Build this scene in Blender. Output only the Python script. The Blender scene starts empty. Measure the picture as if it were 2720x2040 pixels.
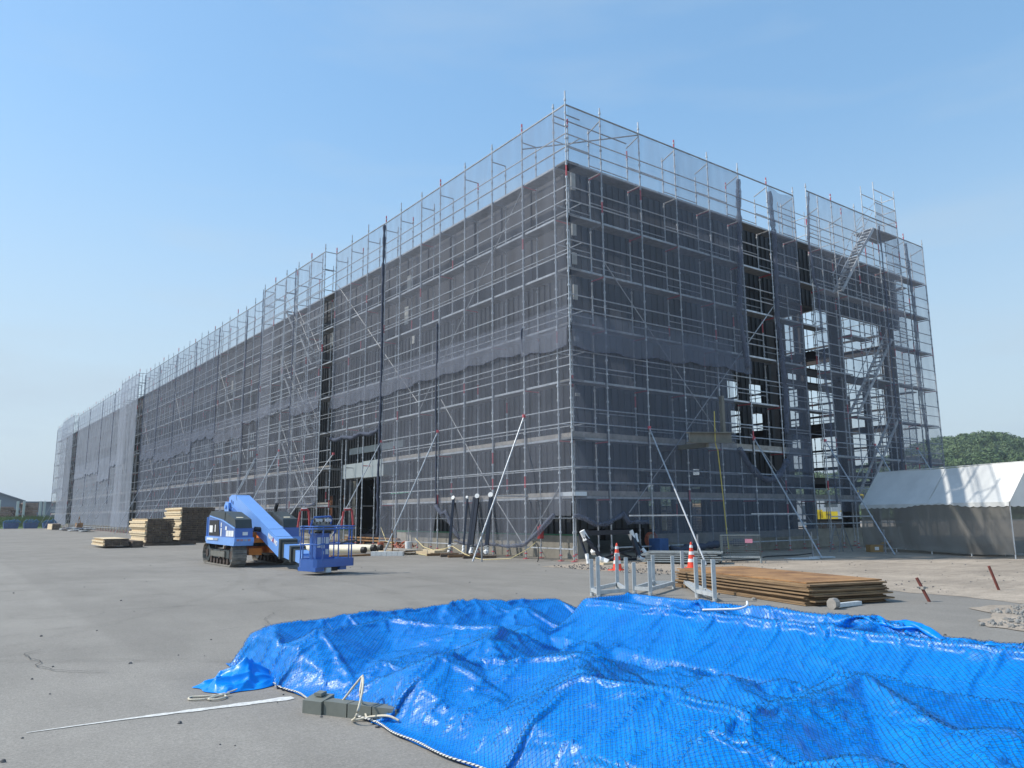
import bpy, math, random
import numpy as np
from mathutils import Vector, Matrix
rnd = random.Random(7)
S = bpy.context.scene
R = math.radians
CAM = (-14.9226, -17.3111, 1.33)

# ------------------------------------------------------------------ camera
cd = bpy.data.cameras.new('camera'); cam = bpy.data.objects.new('camera', cd); S.collection.objects.link(cam)
cd.sensor_fit = 'HORIZONTAL'; cd.sensor_width = 36; cd.lens = 27.051; cd.clip_start = .05; cd.clip_end = 3000
pi_, ya, ro = R(9.7278), R(36.3352), R(-0.4274)
Fw = Vector((math.sin(ya)*math.cos(pi_), math.cos(ya)*math.cos(pi_), math.sin(pi_)))
Rt = Vector((math.cos(ya), -math.sin(ya), 0)); Up = Rt.cross(Fw)
Rr = Rt*math.cos(ro) + Up*math.sin(ro); Ur = -Rt*math.sin(ro) + Up*math.cos(ro)
M = Matrix((Rr, Ur, -Fw)).transposed().to_4x4(); M.translation = Vector(CAM)
cam.matrix_world = M
S.camera = cam
# ------------------------------------------------------------------ world + sun
SUN_EL = 46.0; sdir = Vector((-.80, .60, math.tan(R(SUN_EL)))).normalized()   # towards the sun
w = bpy.data.worlds.new('World'); S.world = w; w.use_nodes = True
nt = w.node_tree; nt.nodes.clear()
sky = nt.nodes.new('ShaderNodeTexSky'); sky.sky_type = 'NISHITA'; sky.sun_disc = False
sky.sun_elevation = R(SUN_EL); sky.sun_rotation = math.atan2(sdir.x, sdir.y)
sky.air_density = 1.25; sky.dust_density = .35; sky.ozone_density = 2.0; sky.altitude = 0
bg = nt.nodes.new('ShaderNodeBackground'); bg.inputs[1].default_value = 0.15
ow = nt.nodes.new('ShaderNodeOutputWorld')
gm = nt.nodes.new('ShaderNodeGamma'); gm.inputs[1].default_value = .60; hs = nt.nodes.new('ShaderNodeHueSaturation'); hs.inputs['Saturation'].default_value = 1.6; hs.inputs['Value'].default_value = 1.86
nt.links.new(sky.outputs[0], gm.inputs[0]); nt.links.new(gm.outputs[0], hs.inputs['Color']); 
tcw = nt.nodes.new('ShaderNodeTexCoord'); sxw = nt.nodes.new('ShaderNodeSeparateXYZ'); nt.links.new(tcw.outputs['Generated'], sxw.inputs[0])
mrw = nt.nodes.new('ShaderNodeMapRange'); mrw.interpolation_type = 'SMOOTHSTEP'; mrw.inputs[1].default_value = 0; mrw.inputs[2].default_value = .50; mrw.inputs[3].default_value = .88; mrw.inputs[4].default_value = .10; nt.links.new(sxw.outputs[2], mrw.inputs[0])
mpw = nt.nodes.new('ShaderNodeMapping'); mpw.inputs['Scale'].default_value = (1, 1, 5); nt.links.new(tcw.outputs['Generated'], mpw.inputs[0])
nzw = nt.nodes.new('ShaderNodeTexNoise'); nzw.inputs['Scale'].default_value = 2.3; nzw.inputs['Detail'].default_value = 7; nt.links.new(mpw.outputs[0], nzw.inputs['Vector'])
mrc = nt.nodes.new('ShaderNodeMapRange'); mrc.inputs[1].default_value = .50; mrc.inputs[2].default_value = .72; mrc.inputs[3].default_value = 0; mrc.inputs[4].default_value = .25; nt.links.new(nzw.outputs[0], mrc.inputs[0])
adw = nt.nodes.new('ShaderNodeMath'); adw.operation = 'ADD'; adw.use_clamp = True; nt.links.new(mrw.outputs[0], adw.inputs[0]); nt.links.new(mrc.outputs[0], adw.inputs[1])
mxw = nt.nodes.new('ShaderNodeMix'); mxw.data_type = 'RGBA'; nt.links.new(adw.outputs[0], mxw.inputs[0]); nt.links.new(hs.outputs[0], mxw.inputs[6]); mxw.inputs[7].default_value = (2.75, 3.4, 4.0, 1)   # haze near the horizon
nt.links.new(mxw.outputs[2], bg.inputs[0]); nt.links.new(bg.outputs[0], ow.inputs[0])
sl = bpy.data.lights.new('sun', 'SUN'); sl.energy = 3.4; sl.angle = R(.5); sl.color = (1, .955, .88)
so = bpy.data.objects.new('sun', sl); S.collection.objects.link(so)
so.rotation_euler = sdir.to_track_quat('Z', 'Y').to_euler()
S.view_settings.view_transform = 'Standard'; S.view_settings.look = 'None'
S.view_settings.exposure = 0.42; S.view_settings.gamma = 1
S.cycles.transparent_max_bounces = 40; S.cycles.max_bounces = 6
C = S.collection

# ------------------------------------------------------------------ materials
def new_mat(name):
    m = bpy.data.materials.new(name); m.use_nodes = True
    n = m.node_tree.nodes; l = m.node_tree.links
    return m, n, l, n['Principled BSDF'], n['Material Output']
def mat(name, col, rough=.6, metal=0, var=.25, scale=6, bump=0, bscale=60, col2=None, spec=.5, coat=0, detail=6, object_coords=True, stretch=(1, 1, 1)):
    m, n, l, p, o = new_mat(name)
    p.inputs['Roughness'].default_value = rough; p.inputs['Metallic'].default_value = metal
    p.inputs['Specular IOR Level'].default_value = spec
    if coat: p.inputs['Coat Weight'].default_value = coat; p.inputs['Coat Roughness'].default_value = .2
    tc = n.new('ShaderNodeNewGeometry'); mp = n.new('ShaderNodeMapping'); mp.inputs['Scale'].default_value = stretch
    l.new(tc.outputs['Position'], mp.inputs[0])
    nz = n.new('ShaderNodeTexNoise'); nz.inputs['Scale'].default_value = scale; nz.inputs['Detail'].default_value = detail
    nz.inputs['Roughness'].default_value = .62
    l.new(mp.outputs[0], nz.inputs['Vector'])
    rp = n.new('ShaderNodeValToRGB'); rp.color_ramp.elements[0].position = .3; rp.color_ramp.elements[1].position = .7
    c2 = col2 or tuple(min(1, c*(1+var)) for c in col); c1 = col if col2 else tuple(c*(1-var) for c in col)
    rp.color_ramp.elements[0].color = (*c1, 1); rp.color_ramp.elements[1].color = (*c2, 1)
    l.new(nz.outputs[0], rp.inputs[0]); l.new(rp.outputs[0], p.inputs['Base Color'])
    if bump:
        n2 = n.new('ShaderNodeTexNoise'); n2.inputs['Scale'].default_value = bscale; n2.inputs['Detail'].default_value = 4
        l.new(mp.outputs[0], n2.inputs['Vector'])
        b = n.new('ShaderNodeBump'); b.inputs['Strength'].default_value = bump; b.inputs['Distance'].default_value = .02
        l.new(n2.outputs[0], b.inputs['Height']); l.new(b.outputs[0], p.inputs['Normal'])
    return m
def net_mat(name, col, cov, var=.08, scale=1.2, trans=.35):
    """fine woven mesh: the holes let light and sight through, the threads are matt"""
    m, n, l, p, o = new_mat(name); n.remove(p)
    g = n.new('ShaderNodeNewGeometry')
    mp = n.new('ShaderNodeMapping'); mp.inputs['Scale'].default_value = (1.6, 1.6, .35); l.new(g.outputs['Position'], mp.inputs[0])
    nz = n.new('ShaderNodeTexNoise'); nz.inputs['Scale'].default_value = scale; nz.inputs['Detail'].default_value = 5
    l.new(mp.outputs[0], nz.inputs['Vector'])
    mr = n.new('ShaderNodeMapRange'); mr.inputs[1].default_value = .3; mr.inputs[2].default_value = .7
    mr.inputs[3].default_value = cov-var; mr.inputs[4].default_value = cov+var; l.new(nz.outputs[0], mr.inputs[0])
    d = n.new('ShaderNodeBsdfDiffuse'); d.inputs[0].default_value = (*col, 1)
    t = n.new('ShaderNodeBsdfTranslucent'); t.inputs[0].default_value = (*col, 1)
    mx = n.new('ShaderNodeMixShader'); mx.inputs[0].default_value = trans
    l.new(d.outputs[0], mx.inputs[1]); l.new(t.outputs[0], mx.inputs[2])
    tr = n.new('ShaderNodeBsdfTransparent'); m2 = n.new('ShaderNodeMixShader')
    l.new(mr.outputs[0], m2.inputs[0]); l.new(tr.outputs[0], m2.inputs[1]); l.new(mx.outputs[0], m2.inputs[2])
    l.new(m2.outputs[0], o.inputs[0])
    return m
MT = dict(
 galv=mat('galvanised_steel', (.48, .50, .52), .42, .3, .3, 9, spec=.5),
 galv_dull=mat('dull_steel_tube', (.28, .29, .30), .55, .3, .35, 7),
 red=mat('red_paint', (.42, .05, .05), .55, 0, .25, 12),
 redpink=mat('faded_red_paint', (.55, .10, .12), .6, 0, .25, 12),
 deck=mat('deck_plate', (.23, .23, .225), .6, .1, .3, 5),
 wood=mat('pale_wood', (.62, .50, .33), .8, 0, .2, 14, stretch=(1, 1, 3)),
 toe=mat('weathered_toe_board', (.34, .31, .27), .85, 0, .3, 8),
 wall=mat('charcoal_panel', (.028, .033, .038), .5, .1, .25, 1.2, stretch=(1, 1, .25)),
 wallrib=mat('charcoal_seam', (.022, .024, .026), .5, .1, .2, 3),
 wallup=mat('brown_grey_sheathing', (.052, .053, .057), .8, 0, .18, .8),
 trim=mat('pale_corner_board', (.5, .5, .46), .8, 0, .2, 4),
 cap=mat('parapet_flashing', (.42, .46, .47), .4, .3, .15, 3),
 conc=mat('concrete', (.42, .39, .33), .9, 0, .22, 2.2, .2, 40, col2=(.25, .23, .19)),
 green=mat('green_flashing', (.03, .16, .08), .5, 0, .15, 8),
 beam=mat('dark_primed_steel', (.045, .04, .038), .6, .1, .25, 3),
 beam2=mat('grey_primed_steel', (.17, .165, .14), .6, .2, .2, 5),
 ceil=mat('dark_soffit', (.05, .05, .052), .8, 0, .25, 2),
 inner=mat('inner_board', (.12, .12, .11), .8, 0, .3, 1),
 metal=mat('canopy_sheet', (.34, .38, .38), .45, .2, .08, 2),
 rust=mat('rusty_plate', (.17, .085, .04), .85, .1, .4, 2.2, .25, 60, col2=(.44, .24, .10)),
 rustside=mat('rusty_plate_edge', (.10, .060, .034), .85, 0, .5, 4, .2, 40, col2=(.38, .25, .13), stretch=(.6, .6, 14)),
 timber=mat('shaded_face_and_bearer_timber', (.06, .042, .030), .9, 0, .4, 5, col2=(.19, .14, .10)),  # timber darkened in colour for the stacks' shaded sides; also used on bearers
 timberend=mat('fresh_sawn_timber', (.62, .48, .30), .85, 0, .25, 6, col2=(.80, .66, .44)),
 blue=mat('machine_blue', (.03, .115, .40), .35, 0, .08, 3, coat=.5),
 lblue=mat('boom_light_blue', (.17, .37, .80), .38, 0, .07, 2, coat=.4),
 dgrey=mat('machine_dark_grey', (.045, .055, .055), .45, 0, .15, 4),
 orange=mat('machine_orange', (.85, .25, .03), .45, 0, .12, 4, coat=.3),
 track=mat('dusty_steel_track', (.26, .24, .205), .7, .2, .35, 9),
 trackin=mat('track_inner', (.07, .05, .04), .8, .1, .4, 8),
 black=mat('black_rubber', (.015, .015, .015), .6, 0, .2, 6),
 white=mat('white_sheet', (.78, .78, .76), .6, 0, .08, 6),
 label=mat('pale_label', (.62, .66, .68), .5, 0, .1, 20),
 foam=mat('white_foam', (.76, .76, .73), .9, 0, .08, 9),
 cream=mat('cream_wrapping', (.80, .73, .55), .7, 0, .1, 4),
 navy=mat('navy_black_coating', (.008, .011, .022), .35, 0, .2, 5),
 cone=mat('cone_orange_red', (.80, .07, .03), .5, 0, .12, 8),
 tent=mat('tent_canvas', (.72, .72, .69), .6, 0, .08, 1.5, .35, 3),
 rope=mat('pale_rope', (.62, .56, .44), .9, 0, .2, 90),
 yrope=mat('yellow_rope', (.55, .46, .10), .8, 0, .2, 50),
 hose=mat('orange_hose', (.45, .13, .07), .6, 0, .2, 20),
 cardboard=mat('cardboard', (.36, .22, .09), .9, 0, .15, 8),
 bluebox=mat('dull_blue_sheet', (.02, .08, .22), .6, 0, .3, 3),
 yellow=mat('machine_yellow', (.80, .62, .03), .45, 0, .1, 3),
 shed=mat('blue_grey_shed_sheet', (.16, .20, .24), .7, 0, .08, .4),
 log=mat('bark_log', (.21, .13, .10), .9, 0, .45, 3, col2=(.36, .25, .20)),
 grass=mat('grass', (.10, .17, .035), .9, 0, .5, 3),
 stone=mat('stone', (.24, .23, .21), .9, 0, .35, 8),
 plastic=mat('grey_plastic_weight', (.17, .18, .155), .55, 0, .12, 9),
 cordg=mat('weathered_grey_steel', (.33, .36, .36), .5, .3, .2, 8),
 net=net_mat('mesh_net', (.30, .325, .385), .32),
 netd=net_mat('double_mesh_net', (.25, .28, .345), .42),
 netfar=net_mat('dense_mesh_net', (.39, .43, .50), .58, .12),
 netroll=mat('bunched_net', (.06, .072, .105), .95, 0, .3, 14, .5, 30),
 netfold=net_mat('gathered_net', (.20, .22, .28), .60, .12, 3),
 rackg=mat('bright_galvanised', (.50, .53, .54), .5, .25, .15, 10),
 cagewire=mat('cage_wire', (.20, .23, .23), .5, .4, .2, 8),
)
# glass pane
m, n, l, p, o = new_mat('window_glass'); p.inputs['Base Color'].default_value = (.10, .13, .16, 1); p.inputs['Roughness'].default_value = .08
p.inputs['Specular IOR Level'].default_value = .9; MT['glass'] = m

# ------------------------------------------------------------------ helpers
class MB:
    def __init__(s): s.v = []; s.f = []; s.m = []; s.uv = {}
    def quad(s, a, b, c, d, k=0):
        i = len(s.v); s.v += [a, b, c, d]; s.f.append((i, i+1, i+2, i+3)); s.m.append(k)
    def poly(s, pts, k=0):
        i = len(s.v); s.v += list(pts); s.f.append(tuple(range(i, i+len(pts)))); s.m.append(k)
    def hexa(s, p, k=0):
        i = len(s.v); s.v += list(p)
        for q in ((3, 2, 1, 0), (4, 5, 6, 7), (0, 1, 5, 4), (1, 2, 6, 5), (2, 3, 7, 6), (3, 0, 4, 7)):
            s.f.append(tuple(i+j for j in q)); s.m.append(k)
    def box(s, x0, x1, y0, y1, z0, z1, k=0):
        if x0 > x1: x0, x1 = x1, x0
        if y0 > y1: y0, y1 = y1, y0
        s.hexa([(x0, y0, z0), (x1, y0, z0), (x1, y1, z0), (x0, y1, z0), (x0, y0, z1), (x1, y0, z1), (x1, y1, z1), (x0, y1, z1)], k)
    def obox(s, c, ax, ay, az, hx, hy, hz, k=0):
        c = Vector(c); X = Vector(ax).normalized()*hx; Y = Vector(ay).normalized()*hy; Z = Vector(az).normalized()*hz
        s.hexa([tuple(c+a*X+b*Y+d*Z) for d in (-1, 1) for a, b in ((-1, -1), (1, -1), (1, 1), (-1, 1))], k)
    def bar(s, p0, p1, wd, h, k=0, up=(0, 0, 1)):
        p0 = Vector(p0); p1 = Vector(p1); d = p1-p0; L = d.length; d.normalize(); u = Vector(up)
        if abs(d.dot(u)) > .98: u = Vector((1, 0, 0))
        sd = d.cross(u).normalized(); uu = sd.cross(d)
        s.obox((p0+p1)/2, d, sd, uu, L/2, wd/2, h/2, k)
    def tube(s, p0, p1, r, n=6, k=0, r2=None, caps=True):
        p0 = Vector(p0); p1 = Vector(p1); d = (p1-p0)
        if d.length < 1e-6: return
        d.normalize(); u = Vector((0, 0, 1)) if abs(d.z) < .9 else Vector((1, 0, 0))
        a = d.cross(u).normalized(); b = d.cross(a); r2 = r if r2 is None else r2; i = len(s.v)
        for p_, q in ((p0, r), (p1, r2)):
            for j in range(n):
                t = 2*math.pi*j/n; s.v.append(tuple(p_+a*(q*math.cos(t))+b*(q*math.sin(t))))
        for j in range(n):
            s.f.append((i+j, i+(j+1) % n, i+n+(j+1) % n, i+n+j)); s.m.append(k)
        if caps:
            s.f.append(tuple(i+j for j in range(n-1, -1, -1))); s.m.append(k); s.f.append(tuple(i+n+j for j in range(n))); s.m.append(k)
    def path(s, pts, r, n=6, k=0, rs=None):
        pts = [Vector(p_) for p_ in pts]; i = len(s.v); N = len(pts)
        for q, p_ in enumerate(pts):
            d = (pts[min(q+1, N-1)]-pts[max(q-1, 0)]).normalized(); u = Vector((0, 0, 1)) if abs(d.z) < .9 else Vector((1, 0, 0))
            a = d.cross(u).normalized(); b = d.cross(a); rr = rs[q] if rs else r
            for j in range(n):
                t = 2*math.pi*j/n; s.v.append(tuple(p_+a*(rr*math.cos(t))+b*(rr*math.sin(t))))
        for q in range(N-1):
            for j in range(n):
                s.f.append((i+q*n+j, i+q*n+(j+1) % n, i+(q+1)*n+(j+1) % n, i+(q+1)*n+j)); s.m.append(k)
        s.f.append(tuple(i+j for j in range(n-1, -1, -1))); s.m.append(k); s.f.append(tuple(i+(N-1)*n+j for j in range(n))); s.m.append(k)
    def prism(s, poly, z0, z1, k=0):
        i = len(s.v); n = len(poly); s.v += [(x, y, z0) for x, y in poly]+[(x, y, z1) for x, y in poly]
        s.f.append(tuple(range(i+n-1, i-1, -1))); s.m.append(k); s.f.append(tuple(range(i+n, i+2*n))); s.m.append(k)
        for j in range(n): s.f.append((i+j, i+(j+1) % n, i+n+(j+1) % n, i+n+j)); s.m.append(k)
    def extr(s, pts, off, k=0):
        """solid: polygon pts (3d) extruded by vector off"""
        i = len(s.v); n = len(pts); o_ = Vector(off); s.v += [tuple(p_) for p_ in pts]+[tuple(Vector(p_)+o_) for p_ in pts]
        s.f.append(tuple(range(i+n-1, i-1, -1))); s.m.append(k); s.f.append(tuple(range(i+n, i+2*n))); s.m.append(k)
        for j in range(n): s.f.append((i+j, i+(j+1) % n, i+n+(j+1) % n, i+n+j)); s.m.append(k)
    def build(s, name, mats, parent=None, smooth=False, loc=None):
        me = bpy.data.meshes.new(name); me.from_pydata([tuple(v_) for v_ in s.v], [], s.f)
        mats = mats if isinstance(mats, (list, tuple)) else [mats]
        for mm in mats: me.materials.append(MT[mm] if isinstance(mm, str) else mm)
        if len(mats) > 1: me.polygons.foreach_set('material_index', s.m)
        if smooth: me.polygons.foreach_set('use_smooth', [True]*len(me.polygons))
        me.update()
        o_ = bpy.data.objects.new(name, me); C.objects.link(o_)
        if parent: o_.parent = parent; o_.matrix_parent_inverse = parent_inv(parent)
        return o_
def parent_inv(p_):
    return (Matrix.Translation(p_.location) @ p_.rotation_euler.to_matrix().to_4x4()).inverted() if p_.parent is None else Matrix.Identity(4)
def tag(o_, label=None, cat=None, group=None, kind=None):
    if label: o_['label'] = label
    if cat: o_['category'] = cat
    if group: o_['group'] = group
    if kind: o_['kind'] = kind
    return o_
def thing(name, loc, label, cat, group=None):
    o_ = bpy.data.objects.new(name, None); C.objects.link(o_); o_.location = loc; o_.empty_display_size = .2
    return tag(o_, label, cat, group)
def meshobj(name, V, Fc, m_, smooth=True, uv=None, parent=None):
    me = bpy.data.meshes.new(name); me.from_pydata(V, [], Fc); me.materials.append(MT[m_] if isinstance(m_, str) else m_)
    if smooth: me.polygons.foreach_set('use_smooth', [True]*len(me.polygons))
    if uv is not None:
        ul = me.uv_layers.new(name='UVMap'); li = np.zeros(len(me.loops), int); me.loops.foreach_get('vertex_index', li)
        ul.data.foreach_set('uv', np.asarray(uv)[li].astype(np.float32).ravel())
    me.update(); o_ = bpy.data.objects.new(name, me); C.objects.link(o_)
    if parent: o_.parent = parent; o_.matrix_parent_inverse = parent_inv(parent)
    return o_
def cdist(p_): return math.dist(p_, CAM)
def many(name, items, mats, parent, limit=100):
    """items: list of (point, fill(mb)); nearest `limit` become parts, the rest one stuff part"""
    items = sorted(items, key=lambda t: cdist(t[0]))
    for p_, fn in items[:limit]:
        mb = MB(); fn(mb); mb.build(name, mats, parent)
    if items[limit:]:
        mb = MB()
        for p_, fn in items[limit:]: fn(mb)
        o_ = mb.build(name, mats, parent); o_['kind'] = 'stuff'
def noise1(x, seed=0):
    i = math.floor(x); f = x-i; f = f*f*(3-2*f)
    h = lambda k: (math.sin((k+seed*17.3)*127.1)*43758.5453) % 1
    return h(i)*(1-f)+h(i+1)*f

# ------------------------------------------------------------------ the ground
def ground_mats():
    m, n, l, p, o = new_mat('asphalt')
    g = n.new('ShaderNodeNewGeometry')
    def noise(sc, det=6, st=(1, 1, 1), ro=.6):
        mp = n.new('ShaderNodeMapping'); mp.inputs['Scale'].default_value = st; l.new(g.outputs['Position'], mp.inputs[0])
        z = n.new('ShaderNodeTexNoise'); z.inputs['Scale'].default_value = sc; z.inputs['Detail'].default_value = det; z.inputs['Roughness'].default_value = ro
        l.new(mp.outputs[0], z.inputs['Vector']); return z.outputs[0]
    def mr(a, lo, hi, t0, t1):
        q = n.new('ShaderNodeMapRange'); q.inputs[1].default_value = lo; q.inputs[2].default_value = hi; q.inputs[3].default_value = t0; q.inputs[4].default_value = t1
        l.new(a, q.inputs[0]); return q.outputs[0]
    def mul(a, b):
        q = n.new('ShaderNodeMath'); q.operation = 'MULTIPLY'; l.new(a, q.inputs[0]); l.new(b, q.inputs[1]); return q.outputs[0]
    big = mr(noise(.22, 5), .3, .7, .86, 1.12); mid = mr(noise(1.7, 7, (1, .45, 1)), .35, .65, .93, 1.06)
    fine = mul(mr(noise(60, 4), .3, .7, .78, 1.20), mr(noise(19, 6, (1, 1, 1), .75), .35, .66, .90, 1.09)); grit = mr(noise(230, 2), .35, .65, .82, 1.18)
    stain = mul(mr(noise(.9, 8, (.5, 1.6, 1)), .58, .72, 1.0, .84), mr(noise(2.2, 9, (.25, 3.2, 1), .7), .62, .70, 1.0, .88))
    # a paving joint: the older strip on the -x side is a little paler
    sx = n.new('ShaderNodeSeparateXYZ'); l.new(g.outputs['Position'], sx.inputs[0])
    jn = n.new('ShaderNodeMath'); jn.operation = 'ADD'; l.new(sx.outputs[0], jn.inputs[0]); l.new(mr(noise(3, 4), 0, 1, -.12, .12), jn.inputs[1])
    strip = mr(jn.outputs[0], -13.3, -13.15, 1.10, 1.0)
    v = mul(mul(mul(mul(big, mid), mul(fine, grit)), stain), strip)
    cr = n.new('ShaderNodeMix'); cr.data_type = 'RGBA'; cr.blend_type = 'MULTIPLY'; cr.inputs[0].default_value = 1
    cr.inputs[6].default_value = (.248, .230, .202, 1); l.new(v, cr.inputs[7]); l.new(cr.outputs[2], p.inputs['Base Color'])
    p.inputs['Roughness'].default_value = .9; p.inputs['Specular IOR Level'].default_value = .3
    b = n.new('ShaderNodeBump'); b.inputs['Strength'].default_value = .55; b.inputs['Distance'].default_value = .006
    l.new(noise(140, 4), b.inputs['Height']); l.new(b.outputs[0], p.inputs['Normal'])
    MT['asphalt'] = m
    m, n, l, p, o = new_mat('dusty_gravel')
    g = n.new('ShaderNodeNewGeometry')
    big = mr(noise(.5, 6, (1, 1, 1)), .3, .7, .74, 1.20); mid = mr(noise(3, 8, (.5, 1.4, 1), .7), .35, .65, .82, 1.14); fine = mr(noise(40, 4), .3, .7, .72, 1.25)
    v = mul(mul(big, mid), fine)
    cr = n.new('ShaderNodeMix'); cr.data_type = 'RGBA'; cr.blend_type = 'MULTIPLY'; cr.inputs[0].default_value = 1
    cr.inputs[6].default_value = (.38, .315, .245, 1); l.new(v, cr.inputs[7]); l.new(cr.outputs[2], p.inputs['Base Color'])
    p.inputs['Roughness'].default_value = .95
    b = n.new('ShaderNodeBump'); b.inputs['Strength'].default_value = .9; b.inputs['Distance'].default_value = .02
    l.new(noise(30, 6), b.inputs['Height']); l.new(b.outputs[0], p.inputs['Normal'])
    MT['gravel'] = m
ground_mats(); MT['asphcrack'] = mat('crack_dirt', (.06, .055, .05), .95, 0, .3, 20)
mb = MB(); mb.quad((-900, -900, 0), (1200, -900, 0), (1200, 1400, 0), (-900, 1400, 0)); tag(mb.build('asphalt_yard', 'asphalt'), kind='structure')
def edge_sheet(name, poly, z, m_, step=.25, amp=.12, seed=1):
    pts = []
    for i in range(len(poly)):
        a = Vector(poly[i]); b = Vector(poly[(i+1) % len(poly)]); L = (b-a).length; nn = max(1, int(L/step)) if L < 60 else 1
        nrm = Vector((-(b-a).y, (b-a).x)).normalized()
        for j in range(nn):
            q = a+(b-a)*j/nn; k = (noise1((q.x+q.y)*2.1, seed)-.5)*amp*2+(noise1((q.x-q.y)*7, seed+3)-.5)*amp
            pts.append((q+nrm*k) if L < 60 else q)
    mb = MB(); mb.poly([(q.x, q.y, z) for q in pts]); return tag(mb.build(name, m_), kind='structure')
edge_sheet('gravel_ground', [(-1.9, -.9), (-1.95, -2.7), (-1.5, -4.6), (-1.25, -6.1), (-1.1, -7.7), (-1.35, -9.5), (-1.6, -11), (-1.95, -12.4), (-1.2, -20), (14, -46), (120, -46), (120, 40), (23, 40), (23, 1.3), (0, 1.3), (0, -.3)], .004, 'gravel')
edge_sheet('rubble_ground', [(-4.9, -13.0), (-4.35, -12.72), (-3.5, -12.5), (-3.15, -12.1), (-2.6, -12.2), (-1.3, -13), (-1.3, -17), (-5.2, -17)], .008, 'gravel', .12, .08, 5)
# chalk line
mb = MB(); N = 60
for i in range(N):
    t0, t1 = i/N, (i+1)/N
    f_ = lambda t, s_: (-14.35+t*1.69, -11.33-t*.10+s_*(.007+.050*t**1.2*(.6+.8*noise1(t*23, 3)))+.012*math.sin(t*5), .004)
    mb.quad(f_(t0, -1), f_(t1, -1), f_(t1, 1), f_(t0, 1))
tag(mb.build('chalk_line', mat('chalk', (.62, .61, .57), .95, 0, .3, 30)), kind='structure')

m, n, l, p, o = new_mat('tyre_rubber_mark'); n.remove(p); MT['mark'] = m
g = n.new('ShaderNodeNewGeometry'); z_ = n.new('ShaderNodeTexNoise'); z_.inputs['Scale'].default_value = 5; z_.inputs['Detail'].default_value = 8; z_.inputs['Roughness'].default_value = .75; l.new(g.outputs['Position'], z_.inputs['Vector'])
q = n.new('ShaderNodeMapRange'); q.inputs[1].default_value = .42; q.inputs[2].default_value = .68; q.inputs[3].default_value = 0; q.inputs[4].default_value = .10; l.new(z_.outputs[0], q.inputs[0])
d_ = n.new('ShaderNodeBsdfDiffuse'); d_.inputs[0].default_value = (.05, .048, .045, 1); t_ = n.new('ShaderNodeBsdfTransparent'); x_ = n.new('ShaderNodeMixShader'); l.new(q.outputs[0], x_.inputs[0]); l.new(t_.outputs[0], x_.inputs[1]); l.new(d_.outputs[0], x_.inputs[2]); l.new(x_.outputs[0], o.inputs[0])
mb = MB()
def strip(pts, w_, z=.004):
    for a, b in zip(pts, pts[1:]):
        a = Vector(a); b = Vector(b); nn = Vector((-(b-a).y, (b-a).x)).normalized()*w_/2
        mb.quad((a.x-nn.x, a.y-nn.y, z), (b.x-nn.x, b.y-nn.y, z), (b.x+nn.x, b.y+nn.y, z), (a.x+nn.x, a.y+nn.y, z))
for k, (cx_, cy_, r_, a0, a1, w_) in enumerate(((-6, 14, 14, 3.3, 4.4, .22), (-6, 14, 15.7, 3.3, 4.3, .22), (-20, -2, 12, -.9, .6, .2), (-20, -2, 13.6, -.9, .5, .2), (-30, 8, 22, -1.0, .3, .18), (-2, -4, 8, 2.2, 3.6, .18), (-22, -20, 14, .2, 1.0, .2), (-12, 30, 26, 4.2, 5.2, .25))):
    strip([(cx_+r_*math.cos(a0+(a1-a0)*i/40), cy_+r_*math.sin(a0+(a1-a0)*i/40)) for i in range(41)], w_, .004+.0006*k)
for k in range(26):
    x = rnd.uniform(-17, -6); y = rnd.uniform(-12, 14); a = rnd.uniform(-.5, .9); L = rnd.uniform(.3, 1.6); strip([(x+math.cos(a)*L*i/6, y+math.sin(a)*L*i/6+.03*rnd.random()) for i in range(7)], rnd.uniform(.02, .06), .010)
tag(mb.build('tyre_marks', 'mark'), kind='structure')
mb = MB(); rc = random.Random(9)
for k in range(7):
    x, y = ((-13.6, -9.5), (-12.9, -4.5), (-11.0, -6.2), (-9, -3), (-15.5, 2), (-8.5, -8.6), (-6.2, -4.6))[k]; a = rc.uniform(0, 6); pts = []
    for i in range(34): pts.append((x, y)); a += rc.uniform(-.5, .5); x += .06*math.cos(a); y += .06*math.sin(a)
    strip(pts, rc.uniform(.004, .009), .0155)
tag(mb.build('asphalt_cracks', 'asphcrack'), kind='structure')

def pebble(mb, x, y, z, r, rn=rnd, k=0):
    n_ = 6; i = len(mb.v); a0 = rn.random()*6
    for zz, q in ((z, 1), (z+r*.5, .95), (z+r*.95, .45)):
        for j in range(n_):
            t = a0+2*math.pi*j/n_; mb.v.append((x+r*q*math.cos(t)*rn.uniform(.75, 1.2), y+r*q*math.sin(t)*rn.uniform(.6, 1.1), zz))
    for q in range(2):
        for j in range(n_): mb.f.append((i+q*n_+j, i+q*n_+(j+1) % n_, i+(q+1)*n_+(j+1) % n_, i+(q+1)*n_+j)); mb.m.append(k)
    mb.f.append(tuple(i+2*n_+j for j in range(n_))); mb.m.append(k)
mb = MB()
for i in range(2600):
    u = rnd.random(); x = -1.6-3.2*u; y = -12.4-rnd.random()*3.6
    if x < -3.4-(y+12.4)*-.3 and y > -12.9: continue
    pebble(mb, x, y, .006, rnd.choice((.008, .012, .016, .022, .035)))
tag(mb.build('rubble', 'stone'), 'broken asphalt and stones heaped at the right edge of the yard', 'rubble', kind='stuff')
mb = MB()
for i in range(150):
    d = 5+rnd.random()**1.6*22; a = R(36-33+rnd.random()*62)
    x = CAM[0]+d*math.sin(a); y = CAM[1]+d*math.cos(a)
    pebble(mb, x, y, .001, rnd.choice((.006, .008, .011, .016)))
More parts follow.
